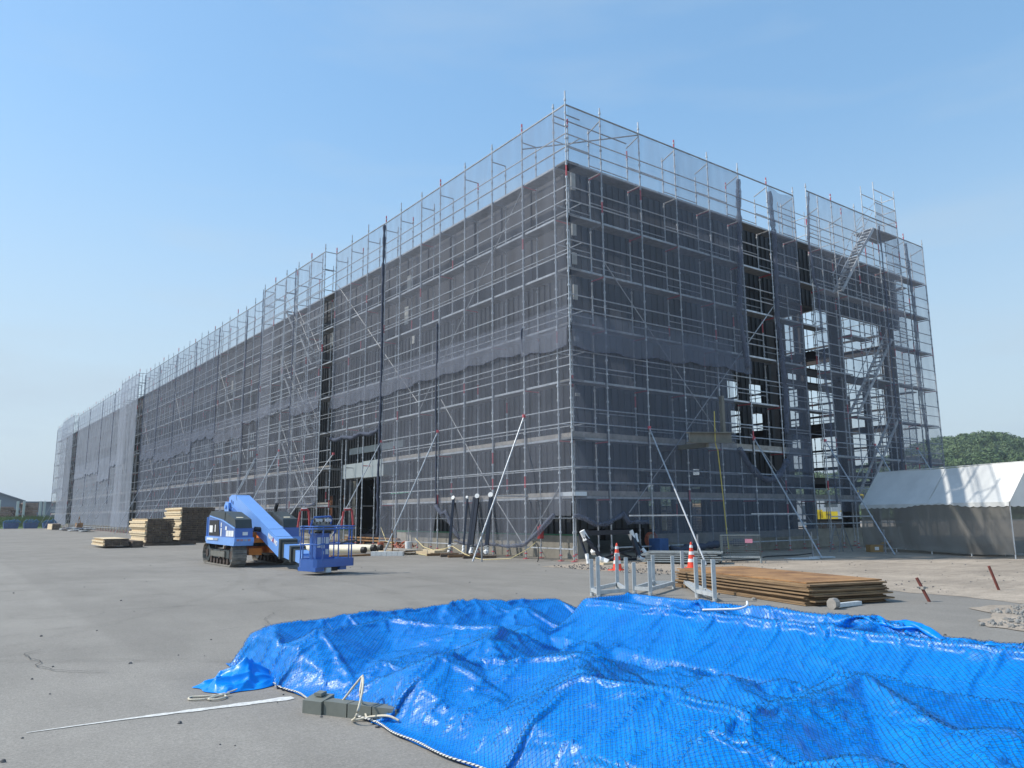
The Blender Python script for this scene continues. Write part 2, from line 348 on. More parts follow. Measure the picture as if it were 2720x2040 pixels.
for i in range(420):
    x = -1.3+abs(rnd.gauss(0, 3.5)); y = rnd.uniform(-11, -.8); pebble(mb, x, y, .004, rnd.choice((.005, .006, .008, .01, .014, .02)))
for i in range(260):
    x = rnd.uniform(-1.9, -.6); y = rnd.uniform(-5.0, -1.0); pebble(mb, x, y, .004, rnd.choice((.012, .018, .028)))
tag(mb.build('loose_stones', mat('dark_stone', (.13, .125, .12), .9, 0, .4, 20)), 'small loose stones scattered over the asphalt and dusty ground', 'stones', kind='stuff')

# ------------------------------------------------------------------ the building under construction
def zs(y): return 1+max(0, y-12)*.0012
ZD = [1.86+1.76*i for i in range(7)]       # deck levels
def holes_wall(name, axis, plane, th, u0, u1, z0, z1, holes, m_, parent, rib=None, ribm='wallrib', hs=None):
    """wall as boxes around openings; axis 'x': wall plane y=plane running in x; axis 'y': plane x=plane running in y. th inward."""
    us = sorted({u0, u1, *[h for q in holes for h in q[:2]]}); z_ = sorted({z0, z1, *[h for q in holes for h in q[2:]]})
    mb = MB()
    def put(a, b, c, d, t0, t1, k=0):
        f = (lambda y: zs(y)) if hs else (lambda y: 1)
        if axis == 'x': mb.box(a, b, plane+t0, plane+t1, c, d, k)
        else:
            x0, x1 = sorted((plane+t0, plane+t1))
            mb.hexa([(x0, a, c*f(a)), (x1, a, c*f(a)), (x1, b, c*f(b)), (x0, b, c*f(b)), (x0, a, d*f(a)), (x1, a, d*f(a)), (x1, b, d*f(b)), (x0, b, d*f(b))], k)
    for a, b in zip(us, us[1:]):
        for c, d in zip(z_, z_[1:]):
            if any(q[0] <= a+1e-6 and q[1] >= b-1e-6 and q[2] <= c+1e-6 and q[3] >= d-1e-6 for q in holes): continue
            put(a, b, c, d, 0, th)
    if rib:
        u = u0+.12
        while u < u1-.05:
            segs = [(z0, z1)]
            for q in holes:
                if q[0]-.04 < u < q[1]+.04:
                    ns = []
                    for c, d in segs:
                        if q[2] > c: ns.append((c, min(d, q[2])))
                        if q[3] < d: ns.append((max(c, q[3]), d))
                    segs = [s_ for s_ in ns if s_[1]-s_[0] > .02]
            for c, d in segs: put(u-.018, u+.018, c+.003, d-.003, -.045, -.002, 1)
            u += rib
    return mb.build(name, [m_, ribm], parent)
bld = thing('warehouse', (1.15, 1.15, 0), 'large unfinished warehouse clad in charcoal ribbed sheet, wrapped in scaffolding', 'building')
WX, WY, L_ = 1.15, 1.15, 131
fh = [(8.85, 9.6, 5.5, 6.4), (10.2, 11.1, 5.5, 6.4), (8.95, 9.7, 4.2, 5.25), (10.25, 11.1, 4.2, 5.25),
      (4.35, 4.75, .85, 2.35), (4.95, 5.6, .8, 2.3), (6.55, 7.5, .75, 2.3), (4.35, 4.75, 2.6, 3.05), (4.95, 5.6, 2.6, 3.05), (6.55, 7.5, 2.6, 2.95), (1.6, 4.1, .1, .9)]
holes_wall('front_wall', 'x', WY, .14, WX, 11.7, .1, 10.2, fh, 'wall', bld, .30)
holes_wall('front_fascia', 'x', WY-.03, .2, WX, 22.3, 10.2, 12.95, [], 'wall', bld, .30)
sh = [(13.2, 17.25, .38, 3.05), (18.4, 18.8, 1.95, 2.4), (18.4, 18.8, 1.15, 1.6), (19.8, 20.5, 1.4, 2.4)]
for y0 in (3.0, 4.6, 6.6, 8.2): sh.append((y0, y0+.55, 2.35, 2.85))
for y0 in (33, 36.3, 40, 43.6, 47.5, 51.5, 56): sh += [(y0, y0+1.3, 5.1, 5.9), (y0, y0+1.3, 6.0, 6.7)]
for y0 in (30, 35, 41, 47, 53, 77, 85): sh += [(y0, y0+1.2, 1.9, 2.6)]
holes_wall('side_wall', 'y', WX, .14, WY+.14, L_, .72, 9.4, sh, 'wall', bld, .30, hs=1)
holes_wall('side_wall_upper_band', 'y', WX-.02, .16, WY+.17, L_, 9.4, 12.95, [], 'wallup', bld, 1.82, 'wall', hs=1)
# far window panes, coloured pale for the sky showing through from behind
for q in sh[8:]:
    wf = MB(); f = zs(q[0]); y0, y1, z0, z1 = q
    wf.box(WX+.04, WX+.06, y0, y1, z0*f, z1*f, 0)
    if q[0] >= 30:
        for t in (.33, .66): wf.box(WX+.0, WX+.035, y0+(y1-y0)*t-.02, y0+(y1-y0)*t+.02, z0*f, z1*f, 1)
    wf.build('window', ['glass' if q[0] < 30 else mat('sky_pale_pane', (.42, .50, .56), .15, 0, .05, 2), 'wallrib'], bld)
for q in sh[1:4]:
    wf = MB(); y0, y1, z0, z1 = q
    for a in ((y0-.04, y0, z0-.04, z1+.04), (y1, y1+.04, z0-.04, z1+.04), (y0, y1, z1, z1+.04), (y0, y1, z0-.04, z0)): wf.box(WX-.09, WX+.1, *a, 0)
    wf.box(WX+.02, WX+.10, y0+.003, y1-.003, z0+.003, z1-.003, 1)
    wf.build('box_frame', ['wallrib', mat('raw_frame_board', (.20, .075, .03), .8, 0, .2, 6)], bld)
# concrete plinth + flashing
mb = MB()
mb.box(1.08, 1.5, 1.08, 12.9, 0, .70); mb.box(1.08, 1.5, 17.6, L_, 0, .70)
mb.box(1.502, 11.7, 1.10, 1.45, 0, .098); mb.box(4.2, 22.3, 1.09, 1.097, 0, .70); mb.box(11.702, 22.3, 1.10, 1.45, 0, .72)
mb.build('concrete_plinth', 'conc', bld)
mb = MB(); mb.box(1.055, 1.14, 1.06, 12.9, .702, .75); mb.box(1.055, 1.14, 17.6, L_, .702, .75); mb.box(1.16, 1.6, 1.06, 1.14, .702, .75); mb.build('flashing', 'green', bld)
mb = MB(); mb.box(1.09, 1.55, 1.16, L_, 12.952, 13.02); mb.box(1.55, 22.4, 1.06, 1.5, 12.952, 13.02)
for v_i, v_ in enumerate(mb.v): mb.v[v_i] = (v_[0], v_[1], v_[2]*zs(v_[1]))
mb.build('parapet_cap', 'cap', bld)
# white-ish corner boards left between cladding runs
mb = MB()
for z0, z1 in ((12.1, 12.7), (10.5, 10.9), (9.5, 9.9), (8.3, 8.8), (6.9, 7.05), (5.1, 5.2)): mb.box(1.12, 1.30, 1.055, 1.105, z0, z1)
mb.build('corner_board', 'trim', bld)
for (y, z0, z1) in ((20.5, 10.3, 11.4), (28, 9.6, 11.2), (26, 8.8, 9.4), (38, 10.0, 11.0), (12, 11.2, 12.0), (12.2, 9.8, 10.6), (11.6, 8.8, 9.4)):
    mb = MB(); mb.box(WX-.07, WX-.05, y, y+.35, z0, z1); mb.build('sheathing_patch', 'trim', bld)
# roof / soffit / slabs
def slab(name, x0, x1, y0, y1, z0, z1, m_):
    mb = MB(); mb.hexa([(x0, y0, z0*zs(y0)), (x1, y0, z0*zs(y0)), (x1, y1, z0*zs(y1)), (x0, y1, z0*zs(y1)), (x0, y0, z1*zs(y0)), (x1, y0, z1*zs(y0)), (x1, y1, z1*zs(y1)), (x0, y1, z1*zs(y1))]); return mb.build(name, m_, bld)
slab('roof', 1.3, 22.2, 9.0, L_, 12.6, 12.9, 'ceil'); slab('roof', 1.3, 15.4, 1.36, 8.998, 12.6, 12.9, 'ceil')
slab('soffit', 8.0, 15.4, 1.37, 7.2, 10.22, 10.3, 'ceil')
slab('floor_slab', 1.51, 22.2, 1.46, L_, 0, .10, 'conc')
mb = MB(); mb.box(22.05, 22.25, 14.5, 19.0, 3.3, 12.6); mb.box(22.05, 22.25, 19.0, L_, .1, 12.6); mb.build('back_wall', 'wall', bld)
mb = MB(); mb.box(1.3, 22, L_-.2, L_, .1, 14.4); mb.build('end_wall', 'wall', bld)
mb = MB(); mb.box(1.3, 8.29, 13.5, 13.65, .1, 12.6); mb.build('inner_partition', 'inner', bld)
# open steel frame
cols = []
for x, y, w_ in ((11.95, 1.4, .36), (17.2, 1.5, .46), (21.75, 1.5, .5), (11.9, 6.3, .36), (17.2, 4.4, .40), (21.8, 6.3, .42), (21.8, 3.9, .30), (21.8, 8.2, .32), (21.8, 11.9, .34),
                 (17.2, 11.4, .36), (11.9, 11.4, .36), (21.8, 13.2, .34), (14.6, 11.4, .32), (14.5, 6.3, .28), (19.5, 11.4, .3), (19.4, 1.5, .22)):
    def fn(mb, x=x, y=y, w_=w_):
        t = .05; zt = 12.6 if w_ > .3 else 10.2
        if w_ < .33 and y < 7: zt = 7.2
        mb.box(x-w_/2, x+w_/2, y-w_/2, y-w_/2+t, .1, zt); mb.box(x-w_/2, x+w_/2, y+w_/2-t, y+w_/2, .1, zt); mb.box(x-t/2, x+t/2, y-w_/2+t+.001, y+w_/2-t-.001, .1, zt)
        mb.box(x-w_/2-.03, x+w_/2+.03, y-w_/2-.03, y+w_/2+.03, .101, .14)
    cols.append(((x, y, 4), fn))
many('steel_column', cols, 'beam', bld)
bms = []
def ibeam(mb, p0, p1, h, wd):
    d = Vector(p1)-Vector(p0); mb.bar(p0, p1, .03, h-.06)
    z = Vector((0, 0, h/2-.015)); mb.bar(Vector(p0)+z, Vector(p1)+z, wd, .03); mb.bar(Vector(p0)-z, Vector(p1)-z, wd, .03)
for p0, p1, h, wd in (((12.2, 1.45, 7.35), (21.5, 1.45, 7.35), .32, .2), ((12.15, 4.4, 7.6), (21.55, 4.4, 7.6), .34, .2), ((12.2, 11.4, 9.0), (21.5, 11.4, 9.0), .36, .2),
                      ((21.8, 1.8, 9.3), (21.8, 14.4, 9.3), .34, .2), ((21.8, 1.8, 5.4), (21.8, 14.4, 5.4), .32, .2), ((21.8, 1.8, 2.75), (21.8, 14.4, 2.75), .24, .2),
                      ((17.2, 1.8, 8.6), (17.2, 11.2, 8.6), .40, .2), ((17.2, 1.8, 5.2), (17.2, 11.2, 5.2), .34, .2), ((12.2, 1.45, 2.7), (16.9, 1.45, 2.7), .26, .18), ((17.5, 1.45, 3.0), (21.5, 1.45, 3.0), .26, .18),
                      ((12.2, 11.4, 5.3), (21.5, 11.4, 5.3), .34, .2), ((12.2, 6.3, 2.9), (21.5, 6.3, 2.9), .26, .18), ((15.4, 9.0, 12.3), (21.7, 9.0, 12.3), .4, .2), ((15.5, 1.5, 12.3), (15.5, 9.0, 12.3), .4, .2), ((21.8, 1.8, 12.3), (21.8, 14.4, 12.3), .4, .2)):
    bms.append((p0, lambda mb, a=(p0, p1, h, wd): ibeam(mb, *a)))
for z in (3.6, 4.5, 6.3, 8.0, 10.0):
    bms.append(((21.9, 6, z), lambda mb, z=z: mb.box(22.0, 22.08, 1.6, 14.4, z, z+.1)))
bms.append(((16, 1.6, .8), lambda mb: mb.box(11.9, 21.8, 1.6, 1.72, 1.0, 1.1)))
many('steel_beam', bms, 'beam', bld)
# canopy over the side door, door frame, bracing, dark interior door leaf
cn = MB(); cn.box(.38, 1.10, 12.9, 17.15, 3.12, 3.78); cn.box(.36, .379, 12.9, 15.0, 3.08, 3.82)
cn.box(.365, .378, 16.8, 16.82, 3.1, 3.8); cn.build('canopy', 'metal', bld)
cn = MB(); cn.box(.98, 1.10, 12.3, 17.8, 4.32, 4.62); cn.build('lintel_flashing', 'metal', bld)
cn = MB(); cn.box(1.10, 1.32, 17.27, 17.55, .38, 3.05, 0); cn.box(1.0, 1.06, 17.62, 17.7, .38, 3.1, 1); cn.box(1.10, 1.32, 13.05, 13.19, .38, 3.05); cn.box(1.30, 1.36, 13.2, 17.2, .38, .55, 2)
cn.bar((1.75, 17.2, 2.8), (1.75, 14.9, 1.6), .12, .1, 2); cn.bar((1.75, 14.9, 1.6), (1.75, 17.2, .5), .12, .1, 2); cn.box(1.7, 1.8, 14.75, 14.9, .3, 3.0, 2)
cn.build('door_frame', ['beam2', 'galv_dull', 'navy'], bld)
cn = MB(); cn.box(.95, 1.06, 12.6, 18.0, .36, .42); cn.box(.9, 1.06, 12.6, 18.2, .24, .30)
for y in (13, 14.4, 15.9, 17.4): cn.box(.95, 1.03, y, y+.1, 0, .24)
cn.build('door_sill_beam', 'rust', bld)
# projecting grey steel stub beam with its post on the front
sb = MB(); ibeam(sb, (3.7, -1.3, 3.70), (5.75, -1.3, 3.80), .34, .26); sb.box(5.3, 5.42, -1.36, -1.24, 3.95, 5.15); sb.box(5.22, 5.5, -1.42, -1.18, 3.93, 3.97)
sb.box(4.6, 4.75, -1.2, 1.1, 3.45, 3.6)
sb.build('canopy_beam', 'beam2', bld)
# ------------------------------------------------------------------ scaffolding
def post_fill(x, y, h, seed, f=1.0, red=True, lod=0, hook=True):
    rr = random.Random(seed)
    reds = [(rr.choice(range(1, 8))*1.76*.999+rr.choice((-.45, 0, .45)), .38) for _ in range(1 if rr.random() < .6 else 2)] if red else []
    def fn(mb):
        n_ = 6 if lod == 0 else 4
        mb.tube((x, y, .06), (x, y, h*f), .0235, n_, 0)
        if lod < 2:
            z = .40
            while z < h-.1:
                mb.tube((x, y, z*f-.03), (x, y, z*f+.03), .040, n_, 0); z += .44
        for z, q in reds:
            z = max(.3, min(h-.6, z)); mb.tube((x, y, z*f), (x, y, z*f+q), .0262, n_, 1)
        if seed % 3 == 0: mb.tube((x, y, h*f-.28), (x, y, h*f+.004), .0262, n_, 1)
        mb.box(x-.07, x+.07, y-.07, y+.07, .006, .02, 1); mb.tube((x, y, .02), (x, y, .20), .018, 4, 1); mb.tube((x, y, .16), (x, y, .19), .05, 5, 1)
    return ((x, y, h*.4), fn)
def led(p0, p1, r=.0215, k=0):
    n_ = 5 if cdist(p0) < 60 else 4
    return (((p0[0]+p1[0])/2, (p0[1]+p1[1])/2, (p0[2]+p1[2])/2), lambda mb: mb.tube(p0, p1, r, n_, k, caps=False))
YS = [0, .6, 2.3, 4.1, 5.9, 7.7, 9.2, 11.0, 12.4, 14.2, 16.0, 17.8]
while YS[-1] < 133: YS.append(round(YS[-1]+1.8, 2))
XS = [0, 1.5]+[round(1.5+1.8*i, 2) for i in range(1, 13)]     # to 23.1
TOP = 14.31
def deck_fill(axis, a, b, o0, o1, z, f0=1, f1=1, toe=None):
    """plank between stations a,b; offsets o0..o1 across"""
    def fn(mb):
        if axis == 'y': P = lambda u, o_, zz, f: (o_, u, zz*f)
        else: P = lambda u, o_, zz, f: (u, o_, zz)
        def bx(oo0, oo1, z0, z1, k):
            p_ = [P(a+.03, oo0, z0, f0), P(a+.03, oo1, z0, f0), P(b-.03, oo1, z0, f1), P(b-.03, oo0, z0, f1)]
            q = [P(a+.03, oo0, z1, f0), P(a+.03, oo1, z1, f0), P(b-.03, oo1, z1, f1), P(b-.03, oo0, z1, f1)]
            if axis == 'x': p_.reverse(); q.reverse()
            mb.hexa(p_+q, k)
        bx(o0, o1, z-.02, z+.025, 0)
        bx(o0-.012 if o0 < o1 else o0, o0+.022, z-.035, z+.028, 1)
        if toe: bx(o0-.005, o0+.018, z+.035, z+toe, 2)
    return ((o0, (a+b)/2, z) if axis == 'y' else ((a+b)/2, o0, z), fn)
# ---- long side
sc = thing('scaffold', (0, 60, 0), 'long run of galvanised tube scaffolding along the sunlit long wall', 'scaffolding')
posts = []; leds = []; trs = []; decks = []
PROT = [(17.8, 26.8), (62.8, 71.8), (107.8, 120.4)]
def prot(y): return any(a-.01 <= y <= b+.01 for a, b in PROT)
for i, y in enumerate(YS):
    f = zs(y); far = y > 45
    door = 12.5 < y < 17.0
    if y != .6: posts.append(post_fill(0, y, TOP+.32+rnd.choice((0, 0, .15)), i*7+1, f, lod=2 if far else 0))
    else: posts.append(post_fill(0, y, TOP+.28, i*7+1, f))
    if y > 0: posts.append(post_fill(.6, y, TOP-.35+rnd.choice((0, .3)), i*7+2, f, lod=2 if far else 0))
    if prot(y): posts.append(post_fill(-.6, y, TOP+.4, i*7+3, f, lod=2 if far else 0))
    for k, z in enumerate(ZD):
        if y > 0: trs.append(led((0, y, (z-.06)*f), (.6, y, (z-.06)*f), .021, 1 if (i*5+k*3) % 4 == 0 else 0))
        if prot(y): trs.append(led((-.6, y, (z-.06)*f), (0, y, (z-.06)*f))); 
    trs.append(led((0, y, (TOP-.35)*f), (.6, y, (TOP-.35)*f)))
    if prot(y): trs.append(led((-.6, y, TOP*f), (0, y, TOP*f))); trs.append(led((-.6, y, (TOP-.9)*f), (0, y, (TOP-.9)*f)))
    if i+1 < len(YS):
        y2 = YS[i+1]; f2 = zs(y2); ym = (y+y2)/2
        door = 12.3 < ym < 17.9
        for k, z in enumerate(ZD):
            if door and k < 2: continue
            xo = -.6 if prot(ym) else 0
            for dz in (.45, .9):
                leds.append(led((xo, y, (z+dz)*f), (xo, y2, (z+dz)*f2)))
            leds.append(led((.6, y, (z+(.45 if k % 2 else .9))*f), (.6, y2, (z+(.45 if k % 2 else .9))*f2), .019))
            if xo: leds.append(led((0, y, (z+.9)*f), (0, y2, (z+.9)*f2)))
            decks.append(deck_fill('y', y, y2, .06, .56, z, f, f2, .16 if k < 2 else None))
        if not door:
            leds.append(led((0, y, .36*f), (0, y2, .36*f2))); leds.append(led((.6, y, 1.25), (.6, y2, 1.25)))
        leds.append(led((-.6 if prot(ym) else 0, y, TOP*f), (-.6 if prot(ym) else 0, y2, TOP*f2), .028, 2))
many('upright', posts, ['galv', 'redpink'], sc)
many('ledger', leds, ['galv', 'redpink', 'galv_dull'], sc)
many('transom', trs, ['galv_dull', 'redpink'], sc)
many('deck_plank', decks, ['deck', 'galv', 'toe'], sc)
br = []
def dia(p0, p1, r=.018): return led(p0, p1, r)
for (a, za, b, zb) in ((17.7, 12.8, 9.3, 5.77), (7.57, 5.71, 4.25, 2.19), (2.3, 12.3, 9.2, 5.5), (.7, 2.12, 2.3, .5), (3.9, 1.8, 2.5, .45)):
    br.append(dia((.03, a, za), (.03, b, zb)))
for y0 in range(38, 130, 13):
    br.append(dia((.03, y0, 11.5*zs(y0)), (.03, y0-7, 4.8*zs(y0))))
many('diagonal_brace', br, 'galv_dull', sc)
# ---- short side
s2 = thing('scaffold', (11, 0, 0), 'tube scaffolding across the shaded short end of the building, nearest the tent', 'scaffolding')
posts = []; leds = []; trs = []; decks = []
for i, x in enumerate(XS):
    if i > 0: posts.append(post_fill(x, 0, TOP+.3+(i % 3)*.06, i*11+3))
    posts.append(post_fill(max(x, .62)+.02, .6, TOP-.4+(i % 2)*.25, i*11+5)) if i else None
    if i:
        for k, z in enumerate(ZD): trs.append(led((x, 0, z-.06), (x, .6, z-.06), .022, 1 if (i+k) % 3 else 0))
        trs.append(led((x, 0, TOP-.1), (x, .6, TOP-.3)))
    if i+1 < len(XS):
        x2 = XS[i+1]; xm = (x+x2)/2
        for k, z in enumerate(ZD):
            yo = -.6 if 12.3 < xm < 19.5 else 0
            for dz in (.45, .9): leds.append(led((x, yo, z+dz), (x2, yo, z+dz)))
            leds.append(led((x, .6, z+(.45 if (i+k) % 2 else .9)), (x2, .6, z+(.45 if (i+k) % 2 else .9)), .019))
            if xm < 13 or xm > 19.6 or k > 4 or k == 0: decks.append(deck_fill('x', x, x2, .06, .56, z, toe=.2 if k < 2 else None))
            elif (i+k) % 2: decks.append(deck_fill('x', x, x2, .06, .56, z))
            if k < 2: pass
        if xm > .8 and xm < 12.3:
            leds.append(led((x, 0, .36), (x2, 0, .36))) if xm > 1.6 else None
            leds.append(led((x, 0, 1.3), (x2, 0, 1.3), .019)) if xm > 5 else None
        leds.append(led((x, yo, TOP), (x2, yo, TOP), .028, 2))
leds.append(led((0, .6, TOP-.12), (3.3, .6, TOP-.12), .024, 2)); leds.append(led((0, 2.3, TOP-.6), (3.3, 0, TOP-.05), .024, 2))
leds.append(led((11, -.3, .95), (22.6, -.3, .95)))
many('upright', posts, ['galv', 'redpink'], s2)
many('ledger', leds, ['galv', 'redpink', 'galv_dull'], s2)
many('transom', trs, ['galv_dull', 'redpink'], s2)
many('deck_plank', decks, ['deck', 'galv', 'toe'], s2)
br = []
for (a, za, b, zb) in ((1.5, 9.4, 7.0, 3.9), (10.5, 9.3, 2.3, 1.4), (8.6, 4.2, 12.0, 1.0)): br.append(dia((a, .03, za), (b, .03, zb)))
many('diagonal_brace', br, 'galv', s2)
# ---- stair bays
def stair_tower(name, axis, a, b, off0, off1, flights, label, top=TOP, f=1.0, extra=None, uprights=True):
    t = thing(name, (a, off0, 0) if axis == 'x' else (off0, a, 0), label, 'scaffold stair', 'scaffold stair bays')
    P = (lambda u, o_, z: (u, o_, z)) if axis == 'x' else (lambda u, o_, z: (o_, u, z*zs(u)))
    if uprights:
        ps = []
        u = a; i = 0
        while u <= b+.01:
            p_ = P(u, off0, 0); ps.append(post_fill(p_[0], p_[1], top+.3, i*5+4, zs(u) if axis == 'y' else 1)); u += 1.8; i += 1
        many('upright', ps, ['galv', 'redpink'], t)
    mid = (off0+off1)/2
    for (u0, z0, u1, z1) in flights:
        mb = MB()
        for o_ in (mid-.2, mid+.2):
            mb.bar(P(u0, o_, z0), P(u1, o_, z1), .035, .13, 0)
            mb.tube(P(u0, o_, z0+.75), P(u1, o_, z1+.75), .018, 5, 0)
        n_ = 8
        for j in range(n_+1):
            q = j/n_; u = u0+(u1-u0)*q; z = z0+(z1-z0)*q
            p0 = P(u-.1, mid-.2, z); p1 = P(u+.1, mid+.2, z)
            mb.box(p0[0], p1[0], p0[1], p1[1], p0[2]-.012, p0[2]+.018, 0)
        mb.build('stair_flight', 'galv_dull' if axis == 'y' else 'galv', t)
    ls = []
    for k, z in enumerate(ZD):
        u = a
        while u < b-.1:
            ls.append(led(P(u, off0, z-.06), P(u+1.8, off0, z-.06))); u += 1.8
    many('ledger', ls, 'galv', t)
    if extra: extra(t)
    return t
def tower_top(t):
    mb = MB()
    for x in (17.7, 19.5):
        for y in (-.6, -.02): mb.tube((x, y, TOP-.2), (x, y, 16.1), .024, 6)
    for z in (15.15, 15.75, 14.6):
        mb.tube((17.7, -.6, z), (19.5, -.6, z), .022, 5); mb.tube((19.5, -.6, z), (19.5, .0, z), .022, 5); mb.tube((17.7, 0, z), (19.5, 0, z), .022, 5)
    mb.tube((17.7, -.6, 15.1), (16.2, -.5, 13.9), .014, 4)
    mb.build('tower_head', 'galv', t)
    mb = MB(); mb.box(17.6, 19.6, -.55, .45, 13.86, 13.91); mb.build('landing', 'deck', t)
    mb = MB()
    for x in (13.6, 14.6, 15.6, 16.6): mb.tube((x, 1.6, 12.9), (x, 1.6, 14.9), .022, 5)
    for z in (13.5, 14.2, 14.7): mb.tube((13.6, 1.6, z), (16.6, 1.6, z), .02, 5)
    for x in (14.6, 16.6):
        mb.tube((x, .6, 13.4), (x, 1.6, 13.4), .02, 5); mb.tube((x, .6, 14.2), (x, 1.6, 14.2), .02, 5)
    mb.build('roof_rail', 'galv', t)
stair_tower('stair_scaffold', 'x', 12.3, 19.5, -.6, 0, [(17.6, 13.9, 16.1, 12.3), (16.1, 12.2, 14.6, 10.5), (18.3, 8.9, 16.7, 7.15), (16.7, 7.1, 15.1, 5.4), (18.3, 5.4, 16.7, 3.65), (16.7, 3.6, 15.1, 1.9)],
            'stair bay on the shaded end, with a raised landing above the roof line', TOP, extra=tower_top)
fl = lambda a: [(a+.5+(k % 2)*1.8+1.5*(1), ZD[k]+1.7, a+.5+(k % 2)*1.8, ZD[k]) if 0 else (a+1.2+(k % 2)*2.2+1.7, ZD[k+1]-.02, a+1.2+(k % 2)*2.2, ZD[k]) for k in range(6)]
stair_tower('stair_scaffold', 'y', 17.8, 26.8, -.6, 0, fl(18.2), 'stair bay standing out from the long wall beside the grey door canopy', uprights=False)
stair_tower('stair_scaffold', 'y', 62.8, 71.8, -.6, 0, fl(63), 'stair bay standing out halfway along the long wall, behind the timber stacks', uprights=False)
stair_tower('stair_scaffold', 'y', 107.8, 120.4, -.6, 0, fl(108), 'farthest stair bay near the far end of the long wall', uprights=False)
# ---- back side scaffold, seen through the open frame
s3 = thing('scaffold', (23, 9, 0), 'tube scaffolding behind the open steel frame, seen through it against the sky', 'scaffolding')
posts = []; leds = []; decks = []
yy = [.9+1.8*i for i in range(12)]
for i, y in enumerate(yy):
    for x in (22.6, 23.2): posts.append(post_fill(x, y, TOP-.3, i*3+1, lod=1))
    if i+1 < len(yy):
        for k, z in enumerate(ZD):
            leds.append(led((23.2, y, z+.9), (23.2, y+1.8, z+.9)))
            if k % 2: leds.append(led((23.2, y, z+.45), (23.2, y+1.8, z+.45)))
            if k not in (4, 5): decks.append(deck_fill('y', y, y+1.8, 22.7, 23.1, z))
many('upright', posts, ['galv_dull', 'redpink'], s3); many('ledger', leds, 'galv_dull', s3); many('deck_plank', decks, ['deck', 'galv_dull', 'toe'], s3)
# ------------------------------------------------------------------ nets
def sheet(name, P, u0, u1, z0, z1, label, m_='net', du=.15, dz=.2, amp=.035, bot=None, top=None, keep=None, scallop=1.8, group='mesh nets', gather=None, seed=0, droop=.08):
    nu = max(2, int((u1-u0)/du)); nz = max(2, int((z1-z0)/dz)); V = []; Fc = []; rr = random.Random(seed+int(u0*10))
    ph = rr.random()*9
    for j in range(nz+1):
        for i in range(nu+1):
            u = u0+(u1-u0)*i/nu; t = j/nz
            zb = bot(u) if bot else z0; zt = top(u) if top else z1
            if not bot and scallop: zb -= .0
            if not top: zt -= droop*abs(math.sin(math.pi*(u-u0)/scallop))
            z = zb+(zt-zb)*t
            e = min(u-u0, u1-u)
            d = amp*(.6*math.sin(u*3.6+ph+z*.35)+.8*(noise1(u*2.1+z*.25, seed)-.5)*2*(.4+.6*math.sin(math.pi*t))+.5*math.sin(z*2.3+u*.7+ph))
            d *= min(1, e/.3+.15)
            if t < .15 and bot: d += .06*math.sin(u*7+ph)*(1-t/.15)
            V.append(P(u, z, -.045-abs(d)))
    for j in range(nz):
        for i in range(nu):
            if keep:
                u = u0+(u1-u0)*(i+.5)/nu; z = z0+(z1-z0)*(j+.5)/nz
                if not keep(u, z): continue
            a = j*(nu+1)+i; Fc.append((a, a+1, a+nu+2, a+nu+1))
    o_ = meshobj(name, V, Fc, m_); tag(o_, label, 'net', group)
    if bot and z1-z0 > 5 and z0 > 2.5:      # folded lower hem: the same net twice
        kk = max(2, int(nz*.085)); V2 = []; F2 = []
        for j in range(kk+1):
            for i in range(nu+1):
                a = Vector(V[j*(nu+1)+i]); u = u0+(u1-u0)*i/nu; V2.append(tuple(a+(Vector(P(u, 1, -.03-.02*math.sin(u*5+j)))-Vector(P(u, 1, 0)))))
        for j in range(kk):
            for i in range(nu): a = j*(nu+1)+i; F2.append((a, a+1, a+nu+2, a+nu+1))
        h_ = meshobj('folded_hem', V2, F2, m_, parent=o_)
        mb = MB(); mb.path([V2[i] for i in range(nu+1)], .011, 4); mb.build('hem_cord', 'netfold', o_)
    return o_
def gathered(P, pts, r, parent, name='gathered_edge', m_='netroll', seed=0):
    """bunched net as a lumpy cord through (u,z) points"""
    mb = MB(); Q = []; rs = []
    for (a, b) in zip(pts, pts[1:]):
        L = math.dist(a, b); n_ = max(2, int(L/.12))
        for j in range(n_):
            t = j/n_; u = a[0]+(b[0]-a[0])*t; z = a[1]+(b[1]-a[1])*t; s_ = u*3.1+z*2.3
            Q.append(P(u+.03*(noise1(s_*1.3, seed)-.5), z, -.07-.02*noise1(s_*2, seed+1))); rs.append(r*(.6+.8*noise1(s_*3.3, seed+2)))
    mb.path(Q, r, 6, 0, rs); return mb.build(name, m_, parent, True)
PL = lambda u, z, o_: (o_, u, z*zs(u))
PLp = lambda u, z, o_: (-.6+o_, u, z*zs(u))
PS = lambda u, z, o_: (u, o_, z)
PSp = lambda u, z, o_: (u, -.6+o_, z)
def lowdrape(base, per=1.8, amp=.11, off=0, seed=0): return lambda u: base-amp*abs(math.sin(math.pi*(u-off)/per))+.25*(noise1(u*.45, seed)-.5)
T_ = TOP-.02
def swagL(u):
    pts = [(-.1, 1.32), (.78, 1.33), (1.3, .9), (2.25, .50), (3.2, .40), (4.1, .46), (5.0, .38), (5.9, .46), (6.7, .95), (7.7, 1.5), (8.0, .40), (9.2, .34), (12.4, .38)]
    for a, b in zip(pts, pts[1:]):
        if u <= b[0]: t = (u-a[0])/(b[0]-a[0]); return a[1]+(b[1]-a[1])*t
    return .38
near = [(.02, 2.3, 'beside the building corner'), (2.3, 7.7, 'second from the near corner'), (7.7, 12.4, 'right of the door canopy'), (12.4, 17.8, 'above the grey door canopy')]
for i, (a, b, w_) in enumerate(near):
    sheet('mesh_net', PL, a, b, 6.4, T_, 'grey mesh net on the upper long wall, %s' % w_, bot=lowdrape(6.55, seed=i), seed=i, group='upper nets on the long wall')
